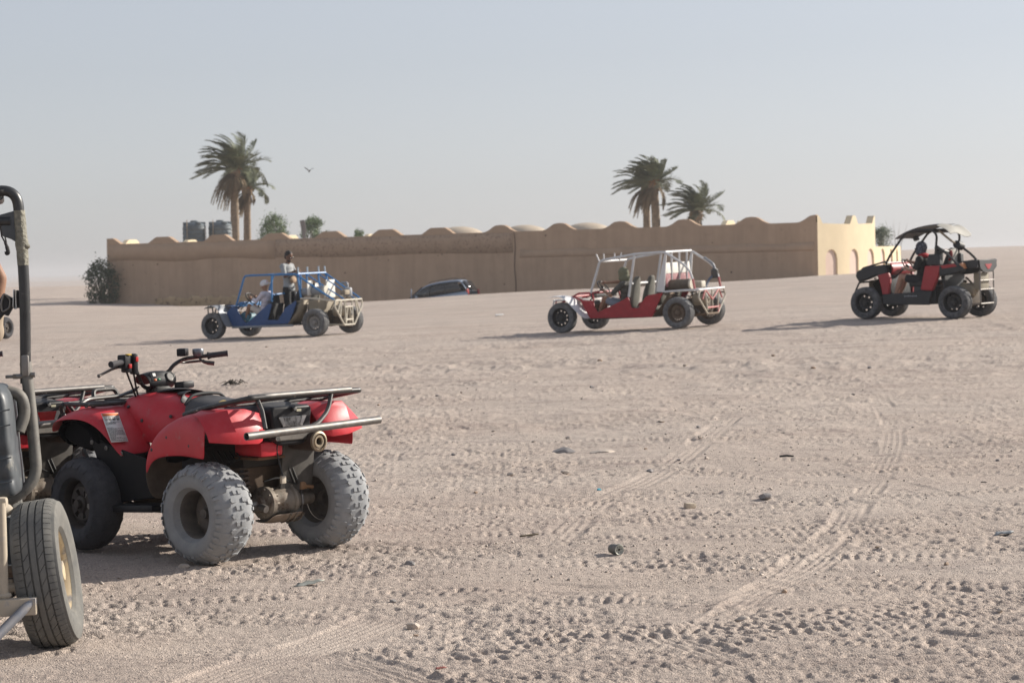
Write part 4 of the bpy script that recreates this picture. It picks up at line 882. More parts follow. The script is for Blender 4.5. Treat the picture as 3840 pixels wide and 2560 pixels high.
    for nm, y, z, mt_ in (('orange_button', .062, 1.04, (.55, .13, .03)), ('green_button', .032, 1.042, (.02, .20, .09))):
        b = B(); b.ell((.9385 + .2 * (z - 1.04), y, z), (.006, .013, .008), (0, R(24), 0), 12, 8); b.obj(nm, M(nm, mt_, .35), dp)
    b = B(); b.box((.9515, .06, 1.072), (.003, .022, .02), (0, R(24), 0)); b.obj('gauge_sticker', WHITEP, dp)
    b = B(); b.lathe([(.034, 0), (.034, .004), (.028, .006), (.028, .003), (.001, .003)], (.940, -.062, 1.054), (-1, 0, .42), 20); b.obj('ignition_ring', BLACKM, dp)
    b = B(); b.box((.985, 0, .97), (.12, .12, .06), None, .02); b.obj('stem_clamp', BLACKM, hb)
    b = B(); b.grid([[(1.05, .14, .965), (1.05, .10, 1.0)], [(1.13, .16, .945), (1.13, .10, .975)], [(1.2, .17, .93), (1.2, .12, .95)]]); b.obj('cowl_tip', BLACKP, hb, solid=.006)
    b = B(); b.box((.80, -.055, 1.005), (.085, .10, .045), (0, R(4), .1), .014); b.obj('fuel_cap', BLACKP, q)
    return q
quad = build_quad('red quad bike with muddy grey rear tyres in the foreground')
quad.location = (-1.49, 13.62, .0); quad.rotation_euler = (0, 0, R(138.4))
# ------------------------------------------------------------------ desert buggies
BLUE = M('blue_paint', (.010, .062, .20), .45, var=.18, scale=4, dust=.08, dcol=(.22, .20, .18))
BLUE_T = M('sky_blue_tube', (.04, .19, .44), .42, var=.12, scale=6, dust=.08, dcol=(.25, .33, .42))
BUGRED = M('chipped_red_paint', (.36, .010, .018), .5, var=.2, scale=5, dust=.05, dcol=(.4, .2, .18), stain=(.46, .14, .16), stain_amt=.06, stain_scale=5)
WHITE_T = M('white_tube', (.66, .66, .66), .5, var=.08, scale=7, dust=.15, dcol=(.5, .45, .4))
WHITEB = M('cream_board', (.74, .72, .66), .6, var=.05, scale=3, dust=.1)
MAROON = M('maroon_board', (.30, .12, .13), .7, var=.3, scale=4, stain=(.42, .30, .28), stain_amt=.3, stain_scale=5)
CREAM_T = M('dusty_cream_tube', (.56, .52, .43), .6, var=.15, scale=8, dust=.3, dcol=(.46, .39, .30))
PINK_T = M('faded_red_tube', (.50, .12, .12), .55, var=.2, scale=8, dust=.25, dcol=(.5, .35, .30))
GREYP = M('grey_sheet', (.26, .28, .31), .5, .2, var=.15, scale=5, dust=.25, dcol=(.36, .33, .30))
TANSH = M('dusty_sheet', (.27, .23, .17), .7, .1, var=.3, scale=5, dust=.4, dcol=(.36, .29, .21))
ENGD = M('oily_engine', (.05, .038, .028), .75, .1, var=.5, scale=12, dust=.45, dcol=(.21, .155, .105))
SEATB = M('black_seat', (.02, .02, .021), .7, dust=.15, dcol=(.12, .11, .10))
SEATG = M('olive_cover', (.13, .125, .105), .85, var=.2, scale=5, bump=.4, bscale=18)
ROADT = M('road_tyre', (.075, .076, .082), .88, var=.15, scale=7, dust=.65, dcol=(.32, .315, .305), spec=.2)
RIMB = M('black_rim', (.02, .02, .022), .5, .3, dust=.2, dcol=(.12, .10, .08))
RIMG = M('grey_rim', (.22, .215, .21), .5, .5, dust=.4, dcol=(.32, .28, .24))
RIMR = M('rusty_rim', (.12, .085, .06), .7, .3, var=.4, dust=.4, dcol=(.22, .16, .11))

def road_tyre(Ro, W, rim_r):
    hw = W / 2; b = B()
    prof = [(rim_r, -hw * .78), (rim_r + .012, -hw * .92), (rim_r + (Ro - rim_r) * .5, -hw * 1.04), (Ro - .022, -hw * .97), (Ro - .006, -hw * .82)]
    for g in (-.5, -.17, .17, .5):
        prof += [(Ro, (g - .05) * hw), (Ro - .007, (g - .045) * hw), (Ro - .007, (g + .045) * hw), (Ro, (g + .05) * hw)]
    prof += [(r_, -h) for r_, h in prof[:5]][::-1]
    b.lathe(prof, (0, 0, 0), (0, 1, 0), 48); return b.mesh('tyre')
def steel_rim(rim_r, W, n_hole=12):
    hw = W / 2; b = B(); N_ = n_hole * 4
    b.lathe([(rim_r, -hw * .8), (rim_r * 1.03, -hw * .86), (rim_r * .95, -hw * .7), (rim_r * .86, -hw * .3), (rim_r * .86, hw * .3), (rim_r * .95, hw * .7), (rim_r * 1.03, hw * .86), (rim_r, hw * .8)], (0, 0, 0), (0, 1, 0), N_)
    b.lathe([(rim_r * .88, hw * .15), (rim_r * .80, hw * .42), (rim_r * .66, hw * .46), (rim_r * .52, hw * .40), (rim_r * .40, hw * .30), (rim_r * .34, hw * .52), (.05, hw * .58), (.045, hw * .75), (.001, hw * .78)], (0, 0, 0), (0, 1, 0), N_, skip=lambda i, k: i == 1 and k % 4 == 0)
    return b.mesh('rim')
def lug_nuts(b, rr, y, n=5):
    for k in range(n):
        a = 2 * math.pi * k / n; b.lathe([(.011, 0), (.011, .018), (.001, .019)], (rr * math.cos(a), y, rr * math.sin(a)), (0, 1, 0), 6)
def add_wheels(t, wb, tr, Rw, specs, tyre_mat, camber=0):
    """specs: rim material for FL FR RL RR and width front/rear"""
    ms = {}
    for nm, x, sg, W, rm, nh in specs:
        key = (W, nh)
        if key not in ms:
            tm = road_tyre(Rw, W, .195); tm.materials.append(tyre_mat); ms[key] = (tm, steel_rim(.195, W, nh))
        tm, rmsh = ms[key]; rmsh = rmsh.copy(); rmsh.materials.clear(); rmsh.materials.append(rm)
        w = part('wheel', t, (x, sg * tr / 2, Rw - .006), (R(camber * sg), R(37 * x + 20 * sg), math.pi if sg < 0 else 0))
        link('tyre', tm, None, w, 30); link('rim', rmsh, None, w, 30)
        b = B(); b.lathe([(.06, W * .16), (.055, W * .3), (.03, W * .34), (.001, W * .345)], (0, 0, 0), (0, 1, 0), 12); b.obj('hub', rm, w)
def bucket_seat(t, x, y, z, mat, h=.62, lean=R(-14), head=True):
    s_ = part('seat', t, (x, y, z))
    b = B(); b.box((.22, 0, .07), (.46, .44, .13), None, .05); b.obj('cushion', mat, s_, sub=1)
    b = B()
    rows = []
    for u, w_, d in ((0, .21, .06), (.3, .23, .07), (.6, .22, .06), (.78, .15, .05), (.92, .12, .05), (1.0, .09, .03)):
        zz = .1 + u * h; xx = .0 + math.tan(lean) * u * h; rows.append([(xx + d, -w_ * .5, zz), (xx + d * .7, -w_, zz), (xx - d, -w_ * .9, zz), (xx - d * 1.1, 0, zz), (xx - d, w_ * .9, zz), (xx + d * .7, w_, zz), (xx + d, w_ * .5, zz)])
    b.grid(rows, closed=True); n = len(rows[0]); m = len(rows); b.f.append(tuple(range(n))); b.f.append(tuple((m - 1) * n + k for k in range(n)))
    b.obj('backrest', mat, s_, sub=1); return s_
def steering(t, x, y, z, rad=.17):
    s_ = part('steering_wheel', t, (x, y, z), (0, R(-52), 0))
    b = B(); b.tube([(rad * math.cos(a), rad * math.sin(a), 0) for a in np.linspace(0, 2 * math.pi, 25)[:-1]], .014, 8, closed=True); b.obj('wheel_rim', CABLE, s_)
    b = B(); b.ell((0, 0, -.02), (.05, .05, .025)); 
    for a in (0.2, 2.3, 4.4): b.tube([(0, 0, -.015), (rad * math.cos(a), rad * math.sin(a), 0)], .01, 6)
    b.obj('spokes', CABLE, s_)
    b = B(); b.tube([(0, 0, -.02), (0, 0, -.42)], .016, 8); b.obj('column', BLACKM, s_)
def engine_bay(t, x, rnd, mat=ENGD):
    b = B(); b.box((x, 0, .42), (.42, .40, .34), None, .05); b.obj('engine_block', mat, t)
    b = B(); b.lathe([(.10, -.16), (.14, -.12), (.14, .12), (.10, .16)], (x - .1, .12, .55), (1, .2, 0), 16, cap=True); b.obj('fan_housing', TANSH, t)
    b = B(); b.lathe([(.11, -.55), (.03, -.53), (.035, -.15), (.12, -.12), (.13, .12), (.035, .15), (.03, .53), (.11, .55)], (0, 0, .32), (0, 1, 0), 14); b.obj('gearbox_axle', mat, t)
    for k in range(10):
        p = V(x + rnd.uniform(-.2, .2), rnd.uniform(-.3, .3), rnd.uniform(.3, .7)); q_ = p + V(rnd.uniform(-.2, .2), rnd.uniform(-.25, .25), rnd.uniform(-.15, .25))
        b = B(); b.tube([p, (p + q_) / 2 + V(rnd.uniform(-.1, .1), 0, .08), q_], rnd.uniform(.012, .026), 7, fl=.05); b.obj('hose', rnd.choice([mat, CABLE, TANSH, STEEL]), t)
    for sg in (-1, 1):
        b = B(); pts = [(x + .32 + .05 * math.cos(k * .7), sg * .40 + .05 * math.sin(k * .7), .42 + .30 * k / 54) for k in range(55)]; b.tube(pts, .009, 5); b.obj('coil_spring', MUDDY, t)
        b = B(); b.tube([(x + .32, sg * .40, .36), (x + .32, sg * .38, .80)], .022, 8); b.obj('damper', BLACKM, t)
def curved_plate(pts_xz, y0, y1, lift=0):
    b = B(); b.grid([[(x, y0, z), (x, (y0 + y1) / 2, z + lift), (x, y1, z)] for x, z in pts_xz]); return b
def tubes(t, name, mat, r_, lists, fl=.08, n=8):
    for pts in lists:
        b = B(); b.tube(pts, r_, n, fl=fl); b.obj(name, mat, t)
def mirrored(lists): return lists + [[(x, -y, z) for x, y, z in l] for l in lists]

def place(t, x, y, yaw, wb, tr, dz=0.0):
    """stand a vehicle on the terrain, following its slope"""
    f = V(math.cos(yaw), math.sin(yaw), 0); l = V(-f.y, f.x, 0)
    def zz(a, c): p = V(x, y, 0) + f * a + l * c; return tz(p.x, p.y)
    rl, rr_, fl_, fr_ = zz(0, tr / 2), zz(0, -tr / 2), zz(wb, tr / 2), zz(wb, -tr / 2)
    zr, zf = (rl + rr_) / 2, (fl_ + fr_) / 2
    t.location = (x, y, zr + dz); t.rotation_euler = Euler((math.atan2((rl + fl_ - rr_ - fr_) / 2, tr), -math.atan2(zf - zr, wb), yaw), 'XYZ')

# ---------------- blue buggy
bb = thing('dune_buggy', 'blue four-seat dune buggy with tube cage in front of the wall', 'buggy'); rnd = random.Random(11)
WB_, TR_ = 2.92, 1.50
add_wheels(bb, WB_, TR_, .32, [('f', WB_, 1, .19, RIMB, 8), ('f', WB_, -1, .19, RIMB, 8), ('r', 0, 1, .225, RIMG, 14), ('r', 0, -1, .225, RIMR, 14)], ROADT)
tub = [(2.46, .75), (2.30, .72), (2.27, .62), (2.10, .36), (2.02, .37), (1.38, .80), (1.30, .78), (1.44, .41), (1.14, .40), (.92, .68), (.62, .84), (.60, .78), (.84, .31), (2.32, .27), (2.48, .30), (2.62, .62)]
for sg in (1, -1):
    b = B(); b.prism(tub, 1, .60 * sg, .625 * sg); b.obj('side_panel', BLUE, bb, bevel=.006)
    b = B(); b.box((1.6, .615 * sg, .262), (1.75, .05, .05), None, .015); b.obj('sill_tube', GREYP, bb)
    o = curved_plate([(3.14, .72), (2.98, .79), (2.80, .80), (2.68, .71), (2.60, .52), (2.47, .25)], .46 * sg, .90 * sg, .02).obj('front_fender', GREYP if sg > 0 else BLUE, bb, sub=2, solid=.012)
    b = B(); b.grid([[(.60, .62 * sg, .82), (.60, .30 * sg, .84)], [(.46, .64 * sg, .80), (.46, .30 * sg, .84)], [(.62, .645 * sg, .55), (.50, .34 * sg, .60)], [(.86, .64 * sg, .29), (.70, .34 * sg, .30)]]); b.obj('rear_sheet', TANSH, bb, solid=.008)
    b = B(); b.box((2.6, .38 * sg, .55), (.5, .10, .10), (0, R(10), 0), .02); b.obj('front_arm', MUDDY, bb)
b = B(); b.box((1.5, 0, .275), (1.9, 1.18, .03)); b.obj('floor_pan', BLACKM, bb)
b = B(); b.grid([[(2.46, y, .75), (2.75, y * .8, .80), (3.0, y * .7, .70), (3.1, y * .65, .52)] for y in (-.6, -.3, 0, .3, .6)]); b.obj('nose_cowl', BLUE, bb, sub=1, solid=.01)
tubes(bb, 'cage_tube', BLUE_T, .024, mirrored([[(2.34, .61, .76), (2.05, .61, 1.47), (1.9, .61, 1.48), (.54, .61, 1.46), (.46, .62, .88)], [(1.30, .61, .84), (1.27, .61, 1.46)], [(.54, .61, 1.44), (.0, .60, 1.08), (-.42, .56, .82)]]), .09)
tubes(bb, 'cross_tube', BLUE_T, .022, [[(2.03, .6, 1.475), (2.03, -.6, 1.475)], [(1.27, .6, 1.46), (1.27, -.6, 1.46)], [(.54, .6, 1.462), (.54, -.6, 1.462)], [(.53, .25, 1.45), (.47, .25, .95)], [(.53, -.25, 1.45), (.47, -.25, .95)], [(2.33, .6, .80), (2.33, -.6, .80)], [(1.25, .05, 1.0), (1.25, -.6, 1.0)], [(1.29, .55, 1.0), (1.22, .1, 1.02)]], .05)
tubes(bb, 'diagonal_tube', BLUE_T, .017, [[(.53, .25, 1.45), (.0, .2, 1.1), (-.42, .15, .83)], [(.53, -.25, 1.45), (-.42, -.3, .83)]], .05)
for y in (.57, .18, -.30, -.57):
    b = B(); b.tube([(.54, y, 1.47), (.54, y, 1.62)], .018, 8); b.obj('rack_pin', M('pale_blue_pin', (.45, .55, .62), .5) if 'pale_blue_pin' not in bpy.data.materials else bpy.data.materials['pale_blue_pin'], bb)
tubes(bb, 'side_rail', CREAM_T, .022, mirrored([[(.46, .63, .885), (.1, .72, .88), (-.44, .58, .80)]]), .1)
rbx = -.45
tubes(bb, 'rear_bumper_tube', CREAM_T, .020, [[(rbx, .58, .80), (rbx, -.58, .80)], [(rbx, .22, .22), (rbx, -.22, .22)]] + mirrored([[(rbx, .57, .80), (rbx, .60, .66), (rbx, .22, .22)], [(rbx, .16, .79), (rbx, .15, .23)], [(rbx, .34, .79), (rbx, .48, .52)], [(rbx, .30, .78), (rbx, .38, .42)], [(rbx, .05, .62), (rbx, .14, .26)]]) + [[(rbx, .17, .64), (rbx, -.17, .64)], [(rbx, .17, .34), (rbx, -.17, .34)], [(rbx, .2, .22), (.2, .3, .26)], [(rbx, -.2, .22), (.2, -.3, .26)]], .05)
tubes(bb, 'front_bumper_tube', BLACKM, .018, mirrored([[(3.05, .30, .78), (3.36, .34, .78), (3.36, .34, .55), (3.0, .3, .45)], [(3.25, .32, .77), (3.22, .32, .52)], [(3.12, .31, .77), (3.20, .33, .55)]]) + [[(3.36, .34, .78), (3.36, -.34, .78)], [(3.36, .34, .55), (3.36, -.34, .55)]], .07)
engine_bay(bb, -.18, rnd)
b = B(); b.box((.22, 0, .62), (.30, .95, .42), None, .03); b.obj('fire_wall', TANSH, bb)
b = B(); b.box((.28, -.38, 1.08), (.02, .36, .42), None, .004); b.obj('side_board', WHITEB, bb)
b = B(); b.box((.36, .38, 1.12), (.02, .22, .34), None, .004); b.obj('white_board', WHITEB, bb)
b = B(); b.box((.30, .22, 1.12), (.10, .2, .22), (0, R(20), 0), .02); b.obj('battery_box', BLACKM, bb)
b = B(); b.lathe([(.001, .34), (.09, .34), (.10, .30), (.10, -.28), (.09, -.32), (.001, -.33)], (.32, .28, 1.04), (1, 0, -.06), 22); b.obj('muffler', GREYP, bb)
b = B(); b.lathe([(.001, -.36), (.10, -.355), (.105, -.33), (.105, -.30)], (.32, .28, 1.04), (1, 0, -.06), 22); b.obj('muffler_cap', CREAM_T, bb)
tubes(bb, 'exhaust_stay', CREAM_T, .015, [[(.0, .28, .98), (.02, .3, .84)], [(.1, .26, .96), (-.2, .2, .84)]])
b = B(); b.lathe([(.10, 0), (.11, .02), (.11, .17), (.10, .2), (.03, .21), (.001, .21)], (-.30, -.22, .88), (0, 0, 1), 18); b.obj('air_filter', GREYP, bb)
b = B(); b.tube([(-.30, -.22, 1.08), (-.30, -.22, 1.2), (-.1, -.3, 1.2)], .03, 10, fl=.05); b.obj('air_pipe', GREYP, bb)
b = B(); b.box((-.34, -.05, .98), (.14, .22, .12), None, .03); b.obj('oil_cooler', TANSH, bb)
for y in (.33, -.33): bucket_seat(bb, 1.50, y, .34, SEATB, .58)
for y in (.33, -.33): bucket_seat(bb, .80, y, .38, SEATB if y > 0 else SEATG, .62)
b = B(); b.box((1.36, .33, .55), (.05, .42, .50), (0, R(-12), 0), .02); b.obj('seat_shell', SEATB, bb)
steering(bb, 2.08, .33, .93)
b = B(); b.box((2.26, 0, .80), (.10, 1.1, .12), None, .03); b.obj('dashboard', BLUE_T, bb)
b = B(); b.lathe([(.001, -.2), (.13, -.19), (.13, .19), (.001, .2)], (2.2, .3, .48), (0, 1, 0), 16); b.obj('fuel_drum', M('teal_drum', (.03, .17, .24), .5, dust=.2), bb)
place(bb, -4.20, 53.72, 2.642, WB_, TR_, .02)

# ---------------- red and white buggy
rb = thing('dune_buggy', 'red dune buggy with white roll cage in front of the wall', 'buggy'); rnd = random.Random(12)
WB_, TR_ = 2.72, 1.46
add_wheels(rb, WB_, TR_, .32, [('f', WB_, 1, .19, RIMB, 10), ('f', WB_, -1, .19, RIMB, 10), ('r', 0, 1, .225, RIMR, 18), ('r', 0, -1, .225, RIMR, 18)], ROADT)
tub = [(2.34, .66), (2.02, .64), (2.00, .50), (1.93, .39), (1.30, .63), (1.20, .69), (1.13, .45), (.98, .44), (.80, .66), (.72, .70), (.39, .735), (.67, .245), (2.12, .27)]
for sg in (1, -1):
    b = B(); b.prism(tub, 1, .60 * sg, .625 * sg); b.obj('side_panel', BUGRED, rb, bevel=.006)
    curved_plate([(3.0, .735), (2.82, .765), (2.64, .76), (2.50, .66), (2.36, .50), (2.10, .25)], .44 * sg, .92 * sg, .02).obj('front_fender', M('pale_fender', (.70, .70, .71), .5, dust=.12) if sg > 0 else bpy.data.materials['pale_fender'], rb, sub=2, solid=.012)
    b = B(); b.grid([[(.40, .63 * sg, .72), (.30, .34 * sg, .74)], [(.30, .64 * sg, .66), (.22, .36 * sg, .66)], [(.45, .64 * sg, .45), (.36, .36 * sg, .45)], [(.66, .635 * sg, .25), (.5, .36 * sg, .25)]]); b.obj('rear_sheet', MUDDY, rb, solid=.008)
    b = B(); b.prism([(.54, .76), (.36, .74), (.26, 1.54), (.30, 1.55)], 1, .60 * sg, .618 * sg); b.obj('cage_gusset', WHITE_T, rb)
    b = B(); b.box((2.4, .38 * sg, .50), (.5, .10, .10), (0, R(10), 0), .02); b.obj('front_arm', MUDDY, rb)
b = B(); b.box((1.4, 0, .255), (1.7, 1.18, .03)); b.obj('floor_pan', BLACKM, rb)
tubes(rb, 'nose_tube', BUGRED, .02, mirrored([[(2.32, .58, .66), (2.60, .42, .74), (2.95, .30, .62)], [(2.05, .55, .80), (2.50, .36, .80), (2.8, .3, .68)], [(2.05, .58, .80), (2.02, .6, .64)]]) + [[(2.05, .58, .80), (2.05, -.58, .80)], [(2.6, .42, .74), (2.6, -.42, .74)]], .06)
b = B(); b.grid([[(2.30, y, .62), (2.62, y * .75, .68), (2.95, y * .6, .56)] for y in (-.55, 0, .55)]); b.obj('nose_cowl', M('nose_grey', (.5, .48, .45), .6, dust=.2), rb, solid=.01)
tubes(rb, 'cage_tube', WHITE_T, .026, mirrored([[(2.08, .60, .80), (1.83, .60, 1.44), (1.72, .60, 1.47), (.97, .61, 1.555), (.30, .61, 1.56), (-.10, .61, 1.30), (-.24, .61, 1.16), (-.30, .61, .98)], [(1.19, .61, .68), (1.0, .61, 1.55)]]), .08)
tubes(rb, 'cage_tube_foot', PINK_T, .026, mirrored([[(-.30, .61, .98), (-.335, .61, .77)]]), 0)
tubes(rb, 'cross_tube', WHITE_T, .024, [[(1.80, .6, 1.445), (1.80, -.6, 1.445)], [(.97, .6, 1.55), (.97, -.6, 1.55)], [(.30, .6, 1.562), (.30, -.6, 1.562)], [(1.15, .6, .95), (1.15, -.6, .95)]], .05)
for y in (.30, -.05, -.40):
    b = B(); b.tube([(.30, y, 1.555), (.34, y, .80)], .022, 8); b.obj('rear_upright', WHITE_T, rb)
for x, y, dx in ((1.84, .60, .06), (1.80, .46, .0), (1.80, -.02, .0), (1.78, -.2, -.05)):
    b = B(); b.tube([(x, y, 1.45), (x + dx, y, 1.60)], .014, 7); b.obj('rack_pin', WHITE_T, rb)
for y0, y1 in ((.57, .32), (.28, -.03), (-.07, -.58)):
    b = B(); b.box((.33, (y0 + y1) / 2, 1.23), (.015, y0 - y1, .22), None, .003); b.obj('cream_board', WHITEB, rb)
    b = B(); b.box((.335, (y0 + y1) / 2, .98), (.015, y0 - y1, .27), None, .003); b.obj('maroon_board', MAROON, rb)
rbx = -.42
tubes(rb, 'rear_bumper_tube', WHITE_T, .022, [[(.32, .66, .75), (0, .70, .76), (rbx, .64, .76), (rbx, -.64, .76), (0, -.70, .76), (.32, -.66, .75)]], .08)
tubes(rb, 'rear_guard_tube', CREAM_T, .018, mirrored([[(rbx, .56, .75), (rbx, .64, .60), (rbx, .24, .25)], [(rbx, .32, .75), (rbx, .24, .33)]]) + [[(rbx, 0, .75), (rbx, 0, .35), (rbx + .06, -.02, .24)]], .05)
tubes(rb, 'red_guard_tube', PINK_T, .017, mirrored([[(rbx - .005, .46, .56), (rbx - .005, .32, .75), (rbx - .005, 0, .54)]]) + [[(rbx - .005, .26, .38), (rbx - .005, -.26, .38)], [(rbx, -.24, .26), (rbx, -.34, .42)]], .02)
tubes(rb, 'skid_tube', MUDDY, .024, [[(rbx, .24, .25), (.1, .3, .24)], [(rbx, -.24, .25), (.1, -.3, .24)], [(rbx, .24, .25), (rbx, -.24, .25)]])
tubes(rb, 'front_bumper_tube', WHITE_T, .018, mirrored([[(2.85, .34, .67), (3.12, .36, .67), (3.14, .36, .45), (2.9, .34, .40)]]) + [[(3.12, .36, .67), (3.12, -.36, .67)]], .07)
tubes(rb, 'front_brace_tube', PINK_T, .014, mirrored([[(3.05, .36, .66), (3.12, .36, .46)]]))
engine_bay(rb, -.12, rnd)
b = B(); b.lathe([(.001, .36), (.10, .355), (.11, .30), (.11, -.28), (.10, -.33), (.001, -.335)], (.18, .36, .88), (1, 0, 0), 22); b.obj('exhaust_drum', M('drum_brown', (.10, .085, .07), .7, .2, var=.4, dust=.4, dcol=(.26, .2, .14)), rb)
b = B(); b.lathe([(.001, -.34), (.104, -.338), (.112, -.30)], (.18, .36, .88), (1, 0, 0), 22); b.obj('drum_end', CREAM_T, rb)
b = B(); b.lathe([(.001, 0), (.075, 0), (.08, .01), (.08, .17), (.065, .185), (.06, .2), (.001, .2)], (-.22, -.60, .96), (0, 0, 1), 20); b.obj('air_filter', M('filter_can', (.035, .04, .043), .5, dust=.2), rb)
b = B(); b.tube([(-.22, -.60, 1.15), (-.20, -.60, 1.25), (.0, -.60, 1.40)], .03, 10, fl=.06); b.obj('snorkel', GREYP, rb)
b = B(); b.tube([(-.2, -.58, 1.02), (-.16, -.45, .95), (-.14, -.25, .76)], .028, 10, fl=.06); b.obj('intake_hose', M('hose_blue', (.10, .12, .16), .6), rb)
b = B(); b.box((-.1, -.1, .86), (.2, .2, .14), None, .03); b.obj('carburettor', CREAM_T, rb)
for y in (.33, -.33): bucket_seat(rb, 1.28, y, .30, SEATG, .70)
for y in (.33, -.33): bucket_seat(rb, .62, y, .36, SEATG, .84)
steering(rb, 1.92, .33, .90)
b = B(); b.box((2.1, 0, .74), (.08, 1.05, .10), None, .03); b.obj('dashboard', BLACKM, rb)
place(rb, 3.79, 46.95, 2.606, WB_, TR_, .02)
# ------------------------------------------------------------------ side-by-side vehicle at the right
U_BLACK = M('matte_black_panel', (.016, .017, .020), .55, var=.2, scale=4, dust=.16, dcol=(.12, .12, .125))
U_RED = M('side_red_panel', (.34, .014, .022), .45, var=.1, scale=4, dust=.10, dcol=(.4, .2, .18))
U_GREYFAB = M('sun_bleached_roof', (.33, .33, .30), .75, var=.2, scale=5, dust=.3)
U_BOX = M('beige_box', (.26, .23, .17), .7, var=.2, scale=4, dust=.3)
U_TUBE = M('black_tube', (.02, .02, .022), .4, .1, dust=.12, dcol=(.2, .18, .16))
U_SILVER = M('dull_silver', (.22, .21, .20), .5, .5, dust=.3)
ut = thing('side_by_side', 'black and red side-by-side buggy with roof, rightmost vehicle', 'buggy')
WB_, TR_ = 1.97, 1.12
add_wheels(ut, WB_, TR_, .325, [('f', WB_, 1, .24, RIMB, 8), ('f', WB_, -1, .24, RIMB, 8), ('r', 0, 1, .26, RIMB, 8), ('r', 0, -1, .26, RIMB, 8)], M('utv_tyre', (.03, .03, .035), .85, var=.2, scale=7, dust=.55, dcol=(.28, .28, .28)))
for sg in (1, -1):
    b = B(); b.prism([(2.20, .97), (2.24, .86), (2.16, .74), (1.95, .80), (1.74, .88), (1.72, .80), (1.60, .48), (1.66, .48), (1.80, .70), (1.50, .92), (1.57, 1.09), (1.9, 1.05)], 1, .38 * sg, .54 * sg); b.obj('front_fender', U_BLACK, ut, bevel=.03)
    b = B(); b.prism([(1.72, .88), (1.48, .93), (1.44, .80), (1.47, .49), (1.62, .48), (1.66, .68)], 1, .46 * sg, .555 * sg); b.obj('front_side_panel', U_RED, ut, bevel=.02)
    b = B(); b.prism([(1.62, .49), (.50, .545), (.57, .27), (1.60, .28)], 1, .47 * sg, .57 * sg); b.obj('sill', U_BLACK, ut, bevel=.02)
    b = B(); b.prism([(.65, 1.05), (.30, 1.05), (.36, .86), (.50, .55), (.76, .57)], 1, .45 * sg, .565 * sg); b.obj('rear_side_panel', U_RED, ut, bevel=.02)
    b = B(); b.prism([(.34, 1.055), (-.05, 1.10), (-.20, 1.0), (-.18, .93), (.10, .86), (.34, .84)], 1, .40 * sg, .57 * sg); b.obj('rear_fender', U_BLACK, ut, bevel=.03)
    b = B(); b.prism([(.30, 1.05), (.0, 1.085), (-.06, 1.03), (.26, .99)], 1, .571 * sg, .576 * sg); b.obj('red_flash', U_RED, ut)
    b = B(); b.prism([(.58, 1.28), (.34, 1.28), (.33, 1.06), (.64, 1.06)], 1, .40 * sg, .54 * sg); b.obj('seat_side_panel', U_BLACK, ut, bevel=.02)
    b = B(); b.box((-.14, .46 * sg, 1.03), (.10, .18, .13), (0, R(20), 0), .03); b.obj('tail_lamp', M('amber_lens', (.55, .25, .12), .35) if sg > 0 else bpy.data.materials['amber_lens'], ut)
    b = B(); b.box((1.3, .56 * sg, .50), (.02, .02, .02)); 
for k in range(7):
    b = B(); b.box((1.10 - .042 * k, .5715, .452), (.026, .003, .020 if k % 2 else .026), (0, R(2), 0)); b.obj('decal_letter', GREYP, ut)
b = B(); b.grid([[(1.58, y, 1.085), (1.9, y * .98, 1.06), (2.18, y * .9, .98), (2.26, y * .8, .82)] for y in (-.52, -.3, 0, .3, .52)]); b.obj('hood', U_BLACK, ut, sub=1, solid=.02)
b = B(); b.box((1.1, 0, .30), (1.2, .96, .04)); b.obj('floor_pan', U_BLACK, ut)
b = B(); b.box((1.95, 0, .62), (.30, .5, .3), None, .05); b.obj('front_bulkhead', ENGD, ut)
b = B(); b.grid([[(1.55, y, 1.12), (1.47, y, 1.11), (1.42, y, .98), (1.50, y, .86)] for y in (-.46, -.15, .15, .46)]); b.obj('dashboard', U_RED, ut, sub=1, solid=.02)
b = B(); b.box((1.55, 0, .68), (.12, .9, .42), None, .03); b.obj('firewall', U_BLACK, ut)
b = B(); b.box((.72, 0, .47), (.5, .92, .36), None, .04); b.obj('seat_base', U_BLACK, ut)
b = B(); b.box((.30, 0, .72), (.06, .88, .7), None, .02); b.obj('rear_bulkhead', U_BLACK, ut)
b = B(); b.box((1.37, .02, .99), (.05, .28, .08), None, .02); b.obj('gauge_cluster', GREYP, ut)
tubes(ut, 'cage_tube', U_TUBE, .025, mirrored([[(1.55, .50, 1.10), (1.45, .50, 1.28), (1.10, .50, 1.71), (.95, .50, 1.76), (.50, .50, 1.76), (.40, .50, 1.66), (.46, .50, 1.06)], [(.43, .50, 1.45), (.15, .50, 1.25), (-.02, .48, 1.08)]]), .1)
tubes(ut, 'cross_tube', U_TUBE, .022, [[(1.10, .5, 1.71), (1.10, -.5, 1.71)], [(.44, .5, 1.72), (.44, -.5, 1.72)], [(1.55, .5, 1.12), (1.55, -.5, 1.12)], [(.44, .5, 1.40), (.44, -.5, 1.25)]], .05)
tubes(ut, 'hood_bar', U_TUBE, .018, mirrored([[(1.56, .48, 1.15), (2.12, .44, 1.02), (2.20, .44, .90)]]), .05)
tubes(ut, 'bull_bar', U_TUBE, .020, mirrored([[(2.16, .30, .74), (2.27, .31, .73), (2.37, .31, .53), (2.2, .3, .45)]]) + [[(2.27, .31, .73), (2.27, -.31, .73)], [(2.37, .31, .53), (2.37, -.31, .53)]], .04)
